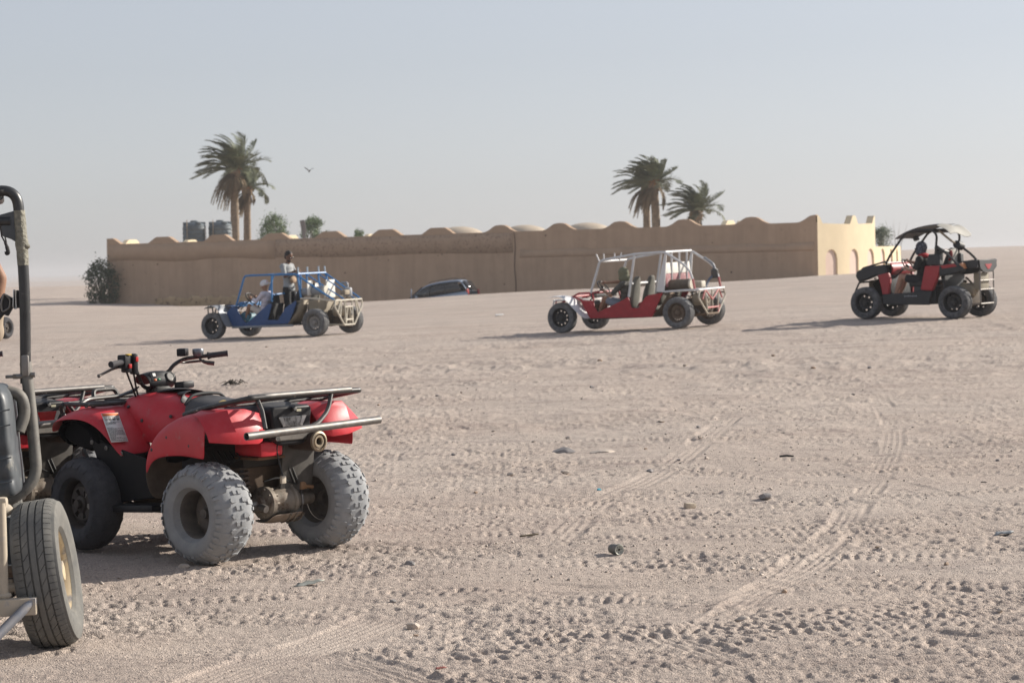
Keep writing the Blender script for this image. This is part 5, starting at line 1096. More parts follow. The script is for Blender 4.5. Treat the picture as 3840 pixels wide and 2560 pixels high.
b = B(); b.grid([[(1.40, y, 1.575 + .02 * (1 - (y / .5) ** 2)), (1.10, y, 1.745 + .03 * (1 - (y / .5) ** 2)), (.75, y, 1.84 + .03 * (1 - (y / .5) ** 2)), (.42, y, 1.87 + .02 * math.sin(9 * y))] for y in (-.52, -.26, 0, .26, .52)]); b.obj('roof_panel', U_BLACK, ut, sub=2, solid=.02)
b = B(); b.grid([[(.44, y, 1.86 + .03 * math.sin(7 * y)), (.30, y, 1.83 + .03 * math.sin(7 * y + 1)), (.16, y, 1.72 + .05 * math.sin(5 * y)), (.12, y, 1.64 + .05 * math.sin(6 * y))] for y in np.linspace(-.5, .5, 9)]); b.obj('torn_roof_cover', U_GREYFAB, ut, sub=1, solid=.01)
b = B(); b.box((1.12, .0, 1.60), (.10, .10, .10), (0, R(20), 0), .02); b.obj('mirror', U_BLACK, ut)
for y in (.26, -.26): bucket_seat(ut, .62, y, .62, SEATB, .68)
b = B(); b.box((.45, -.28, 1.22), (.08, .34, .30), None, .05); b.obj('headrest', M('pale_cushion', (.45, .43, .38), .8), ut)
b = B(); b.tube([(.42, -.12, 1.34), (.40, -.12, 1.25), (.45, -.14, 1.14)], .035, 8, fl=.04); b.obj('red_harness', U_RED, ut)
b = B(); b.lathe([(.001, .12), (.08, .11), (.085, -.1), (.001, -.11)], (.18, -.02, 1.44), (0, 1, .2), 16); b.obj('speaker', U_BLACK, ut)
b = B(); b.tube([(.36, .48, 1.74), (.22, .2, 1.52), (.2, .0, 1.46)], .024, 8, fl=.1); b.obj('canvas_roll', TANSH, ut)
steering(ut, 1.18, .26, 1.06, .16)
# cargo bed and rear frame
b = B(); b.grid([[(.05, y, .98), (-.42, y, 1.0)] for y in (-.42, .42)]); b.obj('bed_floor', U_BLACK, ut, solid=.03)
for sg in (1, -1):
    b = B(); b.prism([(.02, 1.0), (.0, 1.12), (-.42, 1.16), (-.44, 1.0)], 1, .40 * sg, .44 * sg); b.obj('bed_side', U_BLACK, ut, bevel=.01)
b = B(); b.prism([(-.40, 1.15), (.40, 1.15), (.36, .98), (.20, .90), (-.20, .90), (-.36, .98)], 0, -.46, -.42); b.obj('tail_gate', U_BLACK, ut, bevel=.01)
b = B(); b.prism([(-.16, 1.06), (.16, 1.06), (.04, .96), (-.04, .96)], 0, -.466, -.461); b.obj('gate_emblem', U_RED, ut)
b = B(); b.box((-.30, .0, .72), (.16, .40, .34), None, .04); b.obj('fuel_box', U_BOX, ut)
tubes(ut, 'rear_guard_tube', U_SILVER, .014, [[(-.42, .30, .74), (-.42, -.30, .74)], [(-.42, .30, .56), (-.42, -.30, .56)], [(-.42, .28, .28), (-.42, -.28, .28)]] + mirrored([[(-.42, .30, .95), (-.42, .30, .5), (-.42, .28, .28), (-.2, .28, .26)]]), .05)
engine_bay(ut, .02, random.Random(13))
for sg in (1, -1):
    b = B(); b.tube([(1.97, .2 * sg, .42), (1.97, .48 * sg, .34)], .03, 8); b.obj('front_arm', MUDDY, ut)
    b = B(); pts = [(1.85 + .045 * math.cos(k * .8), .36 * sg + .045 * math.sin(k * .8), .42 + .4 * k / 50) for k in range(51)]; b.tube(pts, .009, 5); b.obj('front_spring', MUDDY, ut)
place(ut, 9.13, 45.48, 2.485, WB_, TR_, .02)

# ------------------------------------------------------------------ parked estate car behind the rise
CARS = M('silver_blue_paint', (.26, .33, .43), .32, .4, var=.05, dust=.25, dcol=(.34, .32, .30), coat=.4)
CGLASS = M('tinted_glass', (.012, .014, .018), .12, spec=.6, dust=.06)
CBLK = M('car_trim', (.02, .02, .022), .5)
sv = thing('parked_car', 'silver estate car parked by the wall, half hidden behind the rise', 'car')
def car_sec(x, pts): return [(x, -y, z) for y, z in pts[::-1]] + [(x, y, z) for y, z in pts]
b = B(); b.grid([car_sec(x, p) for x, p in [(-.95, [(.70, 1.02), (.86, .95), (.88, .55), (.80, .35)]), (-.9, [(.74, 1.04), (.89, .97), (.91, .55), (.84, .30)]), (0, [(.76, 1.05), (.91, .98), (.93, .55), (.86, .28)]), (1.5, [(.76, 1.02), (.91, .95), (.93, .55), (.86, .28)]), (2.2, [(.74, .98), (.90, .90), (.92, .55), (.85, .28)]), (3.3, [(.70, .92), (.86, .82), (.89, .52), (.82, .28)]), (3.7, [(.6, .80), (.78, .72), (.80, .48), (.74, .30)]), (3.78, [(.5, .70), (.7, .65), (.72, .48), (.66, .34)])]]); o = b.obj('body', CARS, sv, sub=2, solid=.01)
b = B(); b.grid([car_sec(x, p) for x, p in [(-.90, [(.3, 1.06), (.70, 1.05), (.80, 1.02)]), (-.60, [(.3, 1.60), (.55, 1.57), (.64, 1.50)]), (-.45, [(.3, 1.66), (.58, 1.63), (.67, 1.55)]), (.4, [(.3, 1.71), (.58, 1.68), (.68, 1.59)]), (1.2, [(.3, 1.67), (.57, 1.64), (.67, 1.55)]), (1.55, [(.3, 1.55), (.56, 1.52), (.66, 1.44)]), (2.25, [(.3, 1.06), (.66, 1.02), (.78, .98)])]]); b.obj('roof', CARS, sv, sub=2, solid=.01)
for sg in (1, -1):
    b = B(); b.add([(x, y * sg, z) for x, y, z in [(2.10, .835, 1.02), (1.50, .735, 1.43), (1.1, .72, 1.50), (.4, .715, 1.53), (-.42, .715, 1.50), (-.62, .80, 1.06), (.4, .85, 1.03)]], [tuple(range(7))]); b.obj('side_glass', CGLASS, sv, solid=.03)
    for x, dx in ((1.12, .03), (.22, .02), (2.07, .0)):
        b = B(); b.tube([(x + .02, .868 * sg, 1.03), (x - dx, .742 * sg, 1.50)], .022, 6); b.obj('window_pillar', CARS if x > 2 else CBLK, sv)
    b = B(); b.box((.35, .79 * sg, 1.27), (2.0, .02, .44), (R(-15 * sg), 0, 0)); 
    b = B(); b.tube([(-.40, .60 * sg, 1.68), (-.3, .60 * sg, 1.745), (1.0, .60 * sg, 1.73), (1.15, .60 * sg, 1.68)], .016, 8, fl=.08); b.obj('roof_rail', CBLK, sv)
    b = B(); b.box((-.92, .76 * sg, .98), (.10, .16, .26), None, .03); b.obj('tail_lamp', M('car_tail_lens', (.4, .05, .05), .3) if sg > 0 else bpy.data.materials['car_tail_lens'], sv)
    b = B(); b.box((1.75, .98 * sg, 1.05), (.12, .18, .13), None, .04); b.obj('wing_mirror', CARS, sv)
    for x in (1.55, .45):
        b = B(); b.box((x - .35, .935 * sg, .86), (.2, .03, .035), None, .01); b.obj('door_handle', CBLK, sv)
b = B(); b.add([(-.905, -.68, 1.07), (-.905, .68, 1.07), (-.665, .56, 1.55), (-.665, -.56, 1.55)], [(0, 1, 2, 3)]); b.obj('rear_glass', CGLASS, sv, solid=.03)
b = B(); b.add([(2.28, -.66, 1.05), (2.28, .66, 1.05), (1.60, .56, 1.52), (1.60, -.56, 1.52)], [(0, 1, 2, 3)]); b.obj('windscreen', CGLASS, sv, solid=.03)
add_wheels(sv, 2.75, 1.56, .34, [('f', 2.75, 1, .22, RIMG, 8), ('f', 2.75, -1, .22, RIMG, 8), ('r', 0, 1, .22, RIMG, 8), ('r', 0, -1, .22, RIMG, 8)], ROADT)
c_yaw = math.atan2(.34, -.94); place(sv, -2.65, 114.2, c_yaw, 2.75, 1.56, .0); sv.rotation_euler[1] += R(3.5); sv.location.z += .12

# ------------------------------------------------------------------ further quads
q2 = copy_tree(quad); q2['label'] = 'second red quad bike behind the near one, by the roll bar'
q2.location = (-1.49 - 1.70, 13.62 + 1.20, -.012); q2.rotation_euler = (0, 0, R(138.4))
for ch in q2.children:
    for g in ch.children:
        if g.name.startswith('lens'):
            g.data = g.data.copy(); g.data.materials.clear(); g.data.materials.append(REDGLASS)
q3 = copy_tree(quad); q3['label'] = 'far red quad bike cut off at left edge of the frame'
yw = R(75); q3.rotation_euler = (0, 0, yw); place(q3, -14.0, 58.6, yw, 1.1, .95, .01)
for q_ in (quad, q2, q3): q_['group'] = 'red quad bikes'

# ------------------------------------------------------------------ cropped near vehicle at the left edge
N_PANEL = M('scuffed_black_plastic', (.035, .042, .050), .40, var=.35, scale=6, dust=.28, dcol=(.22, .24, .25), stain=(.30, .27, .21), stain_amt=.10, stain_scale=5)
N_TUBE = M('painted_tube_worn', (.026, .027, .029), .33, .15, var=.3, scale=7, dust=.10, dcol=(.2, .2, .2), stain=(.30, .28, .24), stain_amt=.03, stain_scale=14)
N_TUBE2 = M('sandy_tube', (.09, .088, .082), .5, .1, var=.4, scale=9, dust=.5, dcol=(.30, .27, .225), stain=(.02, .02, .02), stain_amt=.18, stain_scale=8)
N_FRAME = M('sand_caked_frame', (.42, .36, .28), .8, var=.2, scale=8, dust=.4, dcol=(.48, .40, .31), stain=(.24, .25, .28), stain_amt=.14, stain_scale=9)
WELD = M('weld_scale', (.22, .21, .17), .7, .3, var=.5, scale=40, bump=1.0, bscale=70)
N_TYRE = M('dusty_road_tyre', (.125, .125, .12), .9, var=.1, scale=9, dust=.5, dcol=(.27, .255, .225), spec=.15)
N_RIM = M('chipped_cream_rim', (.50, .40, .25), .7, .1, var=.15, scale=8, stain=(.16, .16, .17), stain_amt=.30, stain_scale=9, dust=.2)
nv = thing('side_by_side', 'cropped near buggy with black roll bar and worn road tyre', 'buggy', (-2.77, 10.311, 0), (0, 0, R(105)))
def near_tyre(Ro=.342, W=.205, rim=.195):
    hw = W / 2; b = B(); base = Ro - .010
    side = [(rim - .005, -hw * .74), (rim + .01, -hw * .90), (rim + .05, -hw * 1.0), (Ro - .075, -hw * 1.06), (Ro - .04, -hw * 1.04), (Ro - .022, -hw * .985)]
    b.lathe(side + [(base - .004, -hw * .84), (base, -hw * .5), (base, hw * .5), (base - .004, hw * .84)] + [(r_, -h) for r_, h in side][::-1], (0, 0, 0), (0, 1, 0), 96)
    for v0, v1 in ((-.13, .13),):
        b.lathe([(base - .002, v0 * hw), (Ro, (v0 + .012) * hw), (Ro, (v1 - .012) * hw), (base - .002, v1 * hw)], (0, 0, 0), (0, 1, 0), 96)
    def block(v0, v1, th0, th1, skew, drop):
        vs = []
        for k, th in ((0, th0), (.5, (th0 + th1) / 2), (1, th1)):
            for v in (v0, (v0 + v1) / 2, v1):
                a = th + skew * (v - v0) / (v1 - v0); rr_ = Ro - drop * max(0, abs(v) - .5) ** 2
                vs.append((rr_ * math.cos(a), v * hw, rr_ * math.sin(a)))
        lo = [(p[0] * (1 - .011 / Ro), p[1], p[2] * (1 - .011 / Ro)) for p in vs]; n = 9
        fs = [(0, 1, 4, 3), (1, 2, 5, 4), (3, 4, 7, 6), (4, 5, 8, 7)]
        ring = [0, 1, 2, 5, 8, 7, 6, 3]
        b.add(vs + lo, fs + [(ring[i], ring[(i + 1) % 8], ring[(i + 1) % 8] + n, ring[i] + n) for i in range(8)])
    NB = 66
    for k in range(NB):
        a0, a1 = 2 * math.pi * k / NB, 2 * math.pi * (k + .90) / NB
        for sg in (-1, 1): block(sg * .53, sg * .985, a0, a1, .0, .105)
    NB2 = 36
    for k in range(NB2):
        a0, a1 = 2 * math.pi * k / NB2, 2 * math.pi * (k + .93) / NB2
        block(.20, .46, a0, a1, .10, 0); block(-.46, -.20, a0, a1, .10, 0)
    return b.mesh('tyre')
ntm = near_tyre(); ntm.materials.append(N_TYRE); nrm = steel_rim(.198, .205, 10); nrm.materials.append(N_RIM)
for x, sg, cam_ in ((0, -1, 8), (0, 1, -6), (1.85, -1, 4), (1.85, 1, -4)):
    w = part('wheel', nv, (x, sg * (.62 if x < 1 else .50), .337), (R(-cam_), R(12), math.pi if sg < 0 else 0))
    if sg < 0: w.rotation_euler = (Matrix.Rotation(R(-11 if x < 1 else 0), 3, 'Z') @ Matrix.Rotation(R(-cam_), 3, 'X') @ Matrix.Rotation(math.pi, 3, 'Z') @ Matrix.Rotation(R(12), 3, 'Y')).to_euler()
    link('tyre', ntm, None, w, 25); link('rim', nrm, None, w, 30)
# roll bar: upper painted hoop, bolted to a lower sand-worn tube
up_pts = lambda sg: [(.36, .50 * sg, 1.22), (.35, .505 * sg, 1.60), (.35, .50 * sg, 1.90), (.35, .475 * sg, 2.115), (.35, .34 * sg, 2.115)]
for sg in (-1, 1):
    b = B(); b.tube(fillet([(.36, .495 * sg, 1.20), (.35, .505 * sg, 1.60), (.35, .498 * sg, 1.88), (.35, .482 * sg, 2.125), (.35, .30 * sg, 2.10)], .13, 9), .0255, 14); b.obj('roll_bar_upright', N_TUBE, nv)
    b = B(); b.tube(fillet([(.36, .497 * sg, 1.30), (.34, .52 * sg, 1.05), (.30, .545 * sg, .74), (.26, .40 * sg, .64), (.25, .20 * sg, .60)], .13, 8), .0275, 14); b.obj('lower_upright', N_TUBE2, nv)
    b = B(); b.tube([(.35, .501 * sg, 1.76), (.35, .5 * sg, 1.80), (.35, .499 * sg, 1.83), (.35, .498 * sg, 1.86), (.35, .496 * sg, 1.90), (.35, .493 * sg, 1.96), (.35, .49 * sg, 2.02)], [.0265, .028, .0275, .032, .0275, .0285, .027], 12); b.obj('welded_sleeve', WELD, nv)
    b = B(); b.ell((.345, .506 * sg, 1.855), (.022, .034, .018), (.3, .5, 0), 10, 7); b.obj('weld_bead', WELD, nv)
    b = B(); b.prism([(-.40 * 1, 2.00), (-.475, 2.02), (-.488, 1.86), (-.45, 1.885), (-.41, 1.90)], 0, .337, .363); 
    if sg > 0: b.v = [(x, -y, z) for x, y, z in b.v]
    b.obj('gusset_plate', N_PANEL, nv, bevel=.004)
    b = B(); b.tube([(.35, .40 * sg, 2.09), (.60, .36 * sg, 2.08), (1.2, .36 * sg, 1.95), (1.55, .36 * sg, 1.2)], .022, 10, fl=.15); b.obj('side_rail', N_TUBE, nv)
    b = B(); b.box((.33, .500 * sg, 1.285), (.03, .034, .10), None, .008); b.obj('bolt_plate', STEEL, nv)
    b = B(); b.lathe([(.012, 0), (.012, .05), (.008, .052), (.008, .085), (.001, .086)], (.345, .49 * sg, 1.235), (0, -sg, 0), 8); b.obj('clamp_bolt', STEEL, nv)
    b = B(); b.lathe([(.014, 0), (.014, .02), (.001, .021)], (.345, .522 * sg, 1.24), (0, sg, 0), 6); b.obj('bolt_head', STEEL, nv)
    # rear bodywork
    b = B(); rows = []
    for z, yo, xo in ((1.205, .40, .10), (1.20, .44, .05), (1.165, .468, .03), (1.13, .478, .025), (1.0, .486, .012), (.90, .492, .005), (.885, .492, .02), (.87, .496, .002), (.79, .503, .0), (.775, .503, .016), (.76, .505, .0), (.715, .508, .0), (.70, .50, .01)):
        yo -= .028; rows.append([(.42, (yo - .01) * sg, z), (.20, yo * sg, z), (xo + .03, (yo + .004) * sg, z), (xo + .008, (yo - .004) * sg, z), (xo, (yo - .025) * sg, z), (xo + .012, (yo - .035) * sg, z), (xo + .012, (yo - .10) * sg, z - .005), (xo - .006, (yo - .11) * sg, z - .005), (xo - .012, (yo - .36) * sg, z - .01)])
    b.grid(rows); b.obj('rear_bodywork', N_PANEL, nv, sub=1, solid=.012)
    for zz in (1.10, 1.03, .88, .77):
        b = B(); b.tube([(-.006, .475 * sg, zz), (-.016, .40 * sg, zz - .012), (-.018, .20 * sg, zz - .02)], .0035, 6, fl=.03); b.obj('moulded_rib', N_PANEL, nv)
    b = B(); b.tube([(.28, .42 * sg, 1.17), (.28, .485 * sg, 1.15), (.29, .50 * sg, 1.06), (.27, .47 * sg, .98)], .028, 10, fl=.04); b.obj('bed_tube', N_TUBE2, nv)
    # rear sub-frame
    b = B(); b.box((-.35, .30 * sg, .24), (.06, .64, .075), None, .004); b.obj('cross_channel', N_FRAME, nv)
    b = B(); b.tube([(-.355, .605 * sg, .265), (-.46, .46 * sg, .13), (-.5, .40 * sg, .10)], .0225, 10); b.obj('diagonal_stay', M('scraped_tube', (.20, .22, .26), .5, .4, dust=.35, stain=(.42, .38, .32), stain_amt=.2, stain_scale=12) if sg < 0 else bpy.data.materials['scraped_tube'], nv)
    b = B(); b.tube([(-.33, .475 * sg, .275), (-.30, .470 * sg, .70)], .021, 10); b.obj('frame_upright', N_FRAME, nv)
    b = B(); b.ell((-.325, .475 * sg, .29), (.03, .034, .018)); b.obj('weld_foot', N_FRAME, nv)
    b = B(); b.box((-.28, .45 * sg, .70), (.06, .09, .05), None, .015); b.obj('frame_bracket', N_FRAME, nv)
    b = B(); b.tube([(.0, .55 * sg, .34), (.02, .1 * sg, .40)], .028, 8); b.obj('half_shaft', MUDDY, nv)
    b = B(); b.tube([(.0, .5 * sg, .28), (.05, .1 * sg, .28)], .02, 8); b.obj('wishbone', N_FRAME, nv)
    b = B(); b.ell((-.02, .42 * sg, .64), (.05, .06, .035)); b.obj('shock_mount', N_FRAME, nv)
    b = B(); b.prism([(1.55, .5), (.5, .55), (.55, .3), (1.5, .3)], 1, .36 * sg, .45 * sg); b.obj('sill', N_PANEL, nv, bevel=.02)
    b = B(); b.prism([(2.1, .92), (2.15, .8), (1.7, .8), (1.55, .5), (1.5, .86), (1.6, .98)], 1, .30 * sg, .46 * sg); b.obj('front_fender', N_PANEL, nv, bevel=.02)
b = B(); b.tube([(.35, .30, 2.10), (.35, -.30, 2.10)], .0255, 12); b.obj('roll_bar_top', N_TUBE, nv)
b = B(); b.tube([(.35, .45, 1.97), (.35, -.45, 1.97)], .024, 12); b.obj('hoop_brace', N_TUBE, nv)
b = B(); b.box((1.0, 0, .30), (1.4, .9, .04)); b.obj('floor_pan', N_PANEL, nv)
b = B(); b.grid([[(1.55, y, 1.08), (1.9, y, 1.04), (2.2, y * .9, .96), (2.28, y * .8, .8)] for y in (-.5, 0, .5)]); b.obj('hood', N_PANEL, nv, sub=1, solid=.02)
for y in (-.24, .24): bucket_seat(nv, .62, y, .58, SEATB, .7)
# hanging belt straps and buckles
BELT = M('belt_webbing', (.02, .02, .022), .7)
b = B(); b.tube([(.42, -.385, 1.98), (.42, -.395, 1.90), (.42, -.412, 1.865)], .004, 6); b.obj('strap_loop', BELT, nv)
b = B(); b.tube([(.42, -.395, 1.98), (.42, -.408, 1.91), (.42, -.416, 1.868)], .004, 6); b.obj('strap_loop', BELT, nv)
b = B(); b.tube([(.42, -.410, 1.872), (.42, -.418, 1.85), (.42, -.424, 1.82), (.42, -.414, 1.815), (.42, -.412, 1.828)], [.007, .010, .009, .008, .007], 8, fl=.006); b.obj('strap_hook', BELT, nv)
b = B(); b.box((.40, -.475, 1.60), (.03, .055, .085), None, .006); b.obj('belt_anchor', BELT, nv)
b = B(); b.tube([(.38, -.458, 1.64), (.38, -.45, 1.645), (.38, -.445, 1.56), (.38, -.46, 1.555)], .004, 6, closed=True, fl=.008); b.obj('anchor_ring', CHROME, nv)
b = B(); b.box((.42, -.405, 1.575), (.025, .075, .09), (R(30), 0, 0), .01); b.obj('belt_buckle', BELT, nv)
b = B(); b.tube([(.40, -.40, 1.63), (.40, -.43, 1.60), (.40, -.425, 1.56), (.40, -.39, 1.54), (.40, -.385, 1.58)], .005, 6, closed=True, fl=.012); b.obj('buckle_frame', STEEL, nv)
b = B(); b.tube([(.42, -.40, 1.55), (.44, -.32, 1.46), (.5, -.2, 1.35)], .012, 6, fl=.05); b.obj('lap_strap', BELT, nv)

for ch in nv.children:          # the rear narrows slightly towards the bumper
    if ch.type == 'MESH':
        for v in ch.data.vertices:
            if abs(v.co.y) > 1e-4 and v.co.x < .6: v.co.y += (1 if v.co.y > 0 else -1) * .2 * v.co.x * min(1, abs(v.co.y) / .3)
# ------------------------------------------------------------------ people
SKIN = M('tanned_skin', (.30, .165, .105), .55, var=.08, scale=9, spec=.35)
SKIN_D = M('brown_skin', (.17, .088, .055), .55, var=.08, scale=9, spec=.35)
SKIN_L = M('fair_skin', (.40, .23, .165), .55, var=.08, scale=9, spec=.35)
HAIR = M('dark_hair', (.015, .012, .011), .7, bump=.5, bscale=150)
def remeshed(b, name, mat, parent, vox=.012, sm=2):
    o = b.obj(name, mat, parent, ang=180, fix=False)
    md = o.modifiers.new('remesh', 'REMESH'); md.mode = 'VOXEL'; md.voxel_size = vox; md.use_smooth_shade = True
    s_ = o.modifiers.new('smooth', 'SMOOTH'); s_.iterations = sm; s_.factor = .5
    return o
def hand(b, wrist, dirv, upn, side, s=1.0, curl=.5):
    """palm with four unequal fingers and a thumb from its side"""
    d = Vector(dirv).normalized(); n = (Vector(upn) - d * Vector(upn).dot(d)).normalized(); l = n.cross(d) * side; w = Vector(wrist)
    b.cap(w, w + d * .05 * s, .026 * s, .030 * s); b.ell(w + d * .05 * s + l * .0, (.034 * s, .034 * s, .022 * s))
    for k, (off, L_) in enumerate(((.027, .070), (.009, .080), (-.010, .074), (-.027, .058))):
        p = w + d * .075 * s + l * off * s; a = p + (d * math.cos(curl) - n * math.sin(curl)) * L_ * .5 * s; c = a + (d * math.cos(curl * 2.4) - n * math.sin(curl * 2.4)) * L_ * .5 * s
        b.cap(p - d * .02 * s, p, .0095 * s, .009 * s, 8); b.cap(p, a, .009 * s, .0085 * s, 8); b.cap(a, c, .0085 * s, .0075 * s, 8)
    p = w + d * .025 * s + l * .028 * s; a = p + (d * .6 + l * .7 - n * .3).normalized() * .035 * s; c = a + (d * .85 + l * .1 - n * .5).normalized() * .03 * s
    b.cap(p, a, .012 * s, .010 * s, 8); b.cap(a, c, .010 * s, .008 * s, 8)
def head(b, c, face, s=1.0, tilt=0.0):
    f = Vector(face).normalized(); up = V(0, 0, 1); l = up.cross(f).normalized(); up = f.cross(l).normalized(); c = Vector(c)
    M3 = Matrix((f, l, up)).transposed(); e = M3.to_euler()
    b.ell(c + up * .03 * s, (.098 * s, .078 * s, .10 * s), e); b.ell(c + f * .022 * s - up * .05 * s, (.068 * s, .060 * s, .075 * s), e)
    b.ell(c + f * .05 * s - up * .095 * s, (.035 * s, .038 * s, .026 * s), e)
    b.cap(c + f * .085 * s + up * .02 * s, c + f * .112 * s - up * .022 * s, .009 * s, .014 * s, 8)
    b.ell(c + f * .088 * s - up * .055 * s, (.012 * s, .026 * s, .007 * s), e); b.ell(c + f * .085 * s - up * .07 * s, (.012 * s, .024 * s, .008 * s), e)
    for sg in (-1, 1):
        b.ell(c + l * .078 * s * sg - f * .005 * s - up * .01 * s, (.018 * s, .010 * s, .032 * s), e); b.ell(c + f * .082 * s + l * .032 * s * sg + up * .025 * s, (.012 * s, .022 * s, .010 * s), e)
    return f, l, up, e
def eyes(t, c, fr, s=1.0):
    f, l, up, e = fr; c = Vector(c)
    for sg in (-1, 1):
        b = B(); b.ell(c + f * .083 * s + l * .032 * s * sg + up * .006 * s, (.010 * s, .012 * s, .008 * s), e, 10, 8); b.obj('eye', M('eye_white', (.5, .48, .45), .3) if 'eye_white' not in bpy.data.materials else bpy.data.materials['eye_white'], t)
def limb(b, pts, rr):
    for (p, q_), (ra, rb_) in zip(zip(pts[:-1], pts[1:]), zip(rr[:-1], rr[1:])): b.cap(p, q_, ra, rb_)
def person(label, veh, J, face, skin, shirt, sleeve, leg_mat, leg_len, s=1.0, hands=((0, 0, -1), (0, 0, -1)), curl=(.6, .6), shoe=None, fr=None, group=None):
    """J: joints in the vehicle's frame; sleeve / leg_len: share of the limb that is covered"""
    base = Vector(J['pelvis']); t = thing('person', label, 'person'); t.matrix_world = veh.matrix_basis @ Matrix.Translation(base)
    J = {k: Vector(p) - base for k, p in J.items()}
    b = B(); up = (J['neck'] - J['pelvis']).normalized(); lr = (J['shl'] - J['shr']).normalized()
    fwd_ = lr.cross(up).normalized(); M3 = Matrix((fwd_, lr, up)).transposed(); e = M3.to_euler()
    def torso(bb, g):
        P, N_ = J['pelvis'], J['neck']; L_ = (N_ - P).length
        for u, a, w in ((.02, .115, .165), (.2, .10, .145), (.42, .105, .15), (.62, .115, .17), (.8, .10, .165)): bb.ell(P + (N_ - P) * u, (a * s + g, w * s + g, .105 * s + g), e)
        bb.cap(J['shl'], J['shr'], .062 * s + g, .062 * s + g)
    torso(b, 0); b.cap(J['neck'] - up * .05, J['head'] - up * .06 * s, .056 * s, .052 * s)
    frm = head(b, J['head'], face, s)
    for sd, h_, c_ in (('l', hands[0], curl[0]), ('r', hands[1], curl[1])):
        limb(b, [J['sh' + sd], J['el' + sd], J['wr' + sd]], [.050 * s, .040 * s, .027 * s])
        d = (J['wr' + sd] - J['el' + sd]).normalized(); hand(b, J['wr' + sd], Vector(h_) if Vector(h_).length > 0 else d, V(0, 0, 1) if abs(d.z) < .9 else V(1, 0, 0), 1 if sd == 'r' else -1, s, c_)
        limb(b, [J['hp' + sd], J['kn' + sd], J['an' + sd]], [.085 * s, .058 * s, .038 * s]); b.cap(J['kn' + sd] * .6 + J['an' + sd] * .4, J['kn' + sd] * .45 + J['an' + sd] * .55, .056 * s, .052 * s)
        b.cap(J['an' + sd], J['to' + sd], .040 * s, .030 * s)
    remeshed(b, 'body', skin, t, .0085); eyes(t, J['head'], frm, s)
    b = B(); torso(b, .014)
    for sd in 'lr':
        q_ = J['sh' + sd] + (J['el' + sd] - J['sh' + sd]) * min(sleeve, 1); limb(b, [J['sh' + sd], q_], [.066 * s, (.062 - .008 * sleeve) * s])
        if sleeve > 1: limb(b, [J['el' + sd], J['el' + sd] + (J['wr' + sd] - J['el' + sd]) * (sleeve - 1)], [.054 * s, .042 * s])
    b.ell(J['pelvis'] - up * .05, (.13 * s, .18 * s, .09 * s), e); remeshed(b, 'shirt', shirt, t, .012)
    b = B(); b.ell(J['pelvis'] - up * .03, (.128 * s, .178 * s, .11 * s), e)
    for sd in 'lr':
        k_ = J['hp' + sd] + (J['kn' + sd] - J['hp' + sd]) * min(leg_len, 1); limb(b, [J['hp' + sd], k_], [.105 * s, .082 * s])
        if leg_len > 1: limb(b, [J['kn' + sd], J['kn' + sd] + (J['an' + sd] - J['kn' + sd]) * (leg_len - 1)], [.080 * s, .060 * s])
    remeshed(b, 'trousers' if leg_len > 1 else 'shorts', leg_mat, t, .012)
    if shoe:
        for sd in 'lr':
            b = B(); b.cap(J['an' + sd] - V(0, 0, .02), J['to' + sd], .052 * s, .040 * s); b.obj('shoe', shoe, t)
    return t, J, frm
GREY_SHIRT = M('grey_polo', (.33, .34, .34), .85, var=.1, scale=9, bump=.4, bscale=25)
DARK_TR = M('black_jeans', (.017, .017, .02), .85, var=.2, bump=.3, bscale=30)
WHITE_SH = M('white_shirt', (.60, .57, .64), .85, var=.06, bump=.4, bscale=22)
BEIGE_SH = M('beige_shorts', (.55, .49, .43), .85)
SHOE = M('shoe', (.35, .33, .3), .7)
# man standing in the blue buggy, facing its rear, looking down at his hands
t, J, fr_ = person('man in grey polo standing up in the blue buggy', bb, dict(pelvis=(1.22, -.02, 1.16), neck=(1.24, -.02, 1.72), head=(1.19, -.02, 1.885), shl=(1.25, -.20, 1.655), shr=(1.25, .16, 1.655), ell=(1.13, -.24, 1.43), wrl=(.98, -.08, 1.53), elr=(1.16, .22, 1.42), wrr=(1.0, .08, 1.52),
    hpl=(1.22, -.12, 1.10), hpr=(1.22, .08, 1.10), knl=(1.13, -.12, .74), knr=(1.20, .10, .72), anl=(1.20, -.12, .36), anr=(1.24, .10, .36), tol=(1.05, -.13, .33), tor=(1.09, .11, .33)), (-1, .15, -.42), SKIN_D, GREY_SHIRT, .85, DARK_TR, 1.95, 1.0, hands=((-.8, .5, .3), (-.8, -.5, .35)), curl=(.7, .7), shoe=CABLE)
h = J['head']; f, l, up, e = fr_
b = B(); b.ell(h + up * .045 - f * .018, (.102, .084, .100), e); b.ell(h - f * .05 - up * .02, (.05, .072, .07), e); b.obj('hair', HAIR, t)
b = B(); b.ell(h + f * .045 - up * .085, (.055, .056, .045), e); b.obj('beard', HAIR, t)
for sg in (-1, 1): b = B(); b.ell(h + f * .098 + l * .034 * sg + up * .008, (.008, .030, .020), e); b.obj('sunglasses_lens', CGLASS, t)
b = B(); b.ell((J['wrl'] + J['wrr']) / 2 + V(-.07, 0, -.01), (.02, .035, .05)); 
tp = thing('phone', 'small red and black gadget in the standing man\'s hands', 'phone'); tp.matrix_world = t.matrix_world @ Matrix.Translation((J['wrl'] + J['wrr']) / 2 + V(-.085, 0, -.005))
b = B(); b.box((0, 0, 0), (.012, .07, .13), (0, R(25), 0), .006); b.obj('case', CABLE, tp); b = B(); b.box((.0, 0, -.075), (.02, .05, .05), None, .008); b.obj('charm', M('red_charm', (.5, .02, .04), .5), tp)
tp = thing('waist_bag', 'tan bag worn at the standing man\'s belly', 'bag'); tp.matrix_world = t.matrix_world @ Matrix.Translation((-.15, .03, .17))
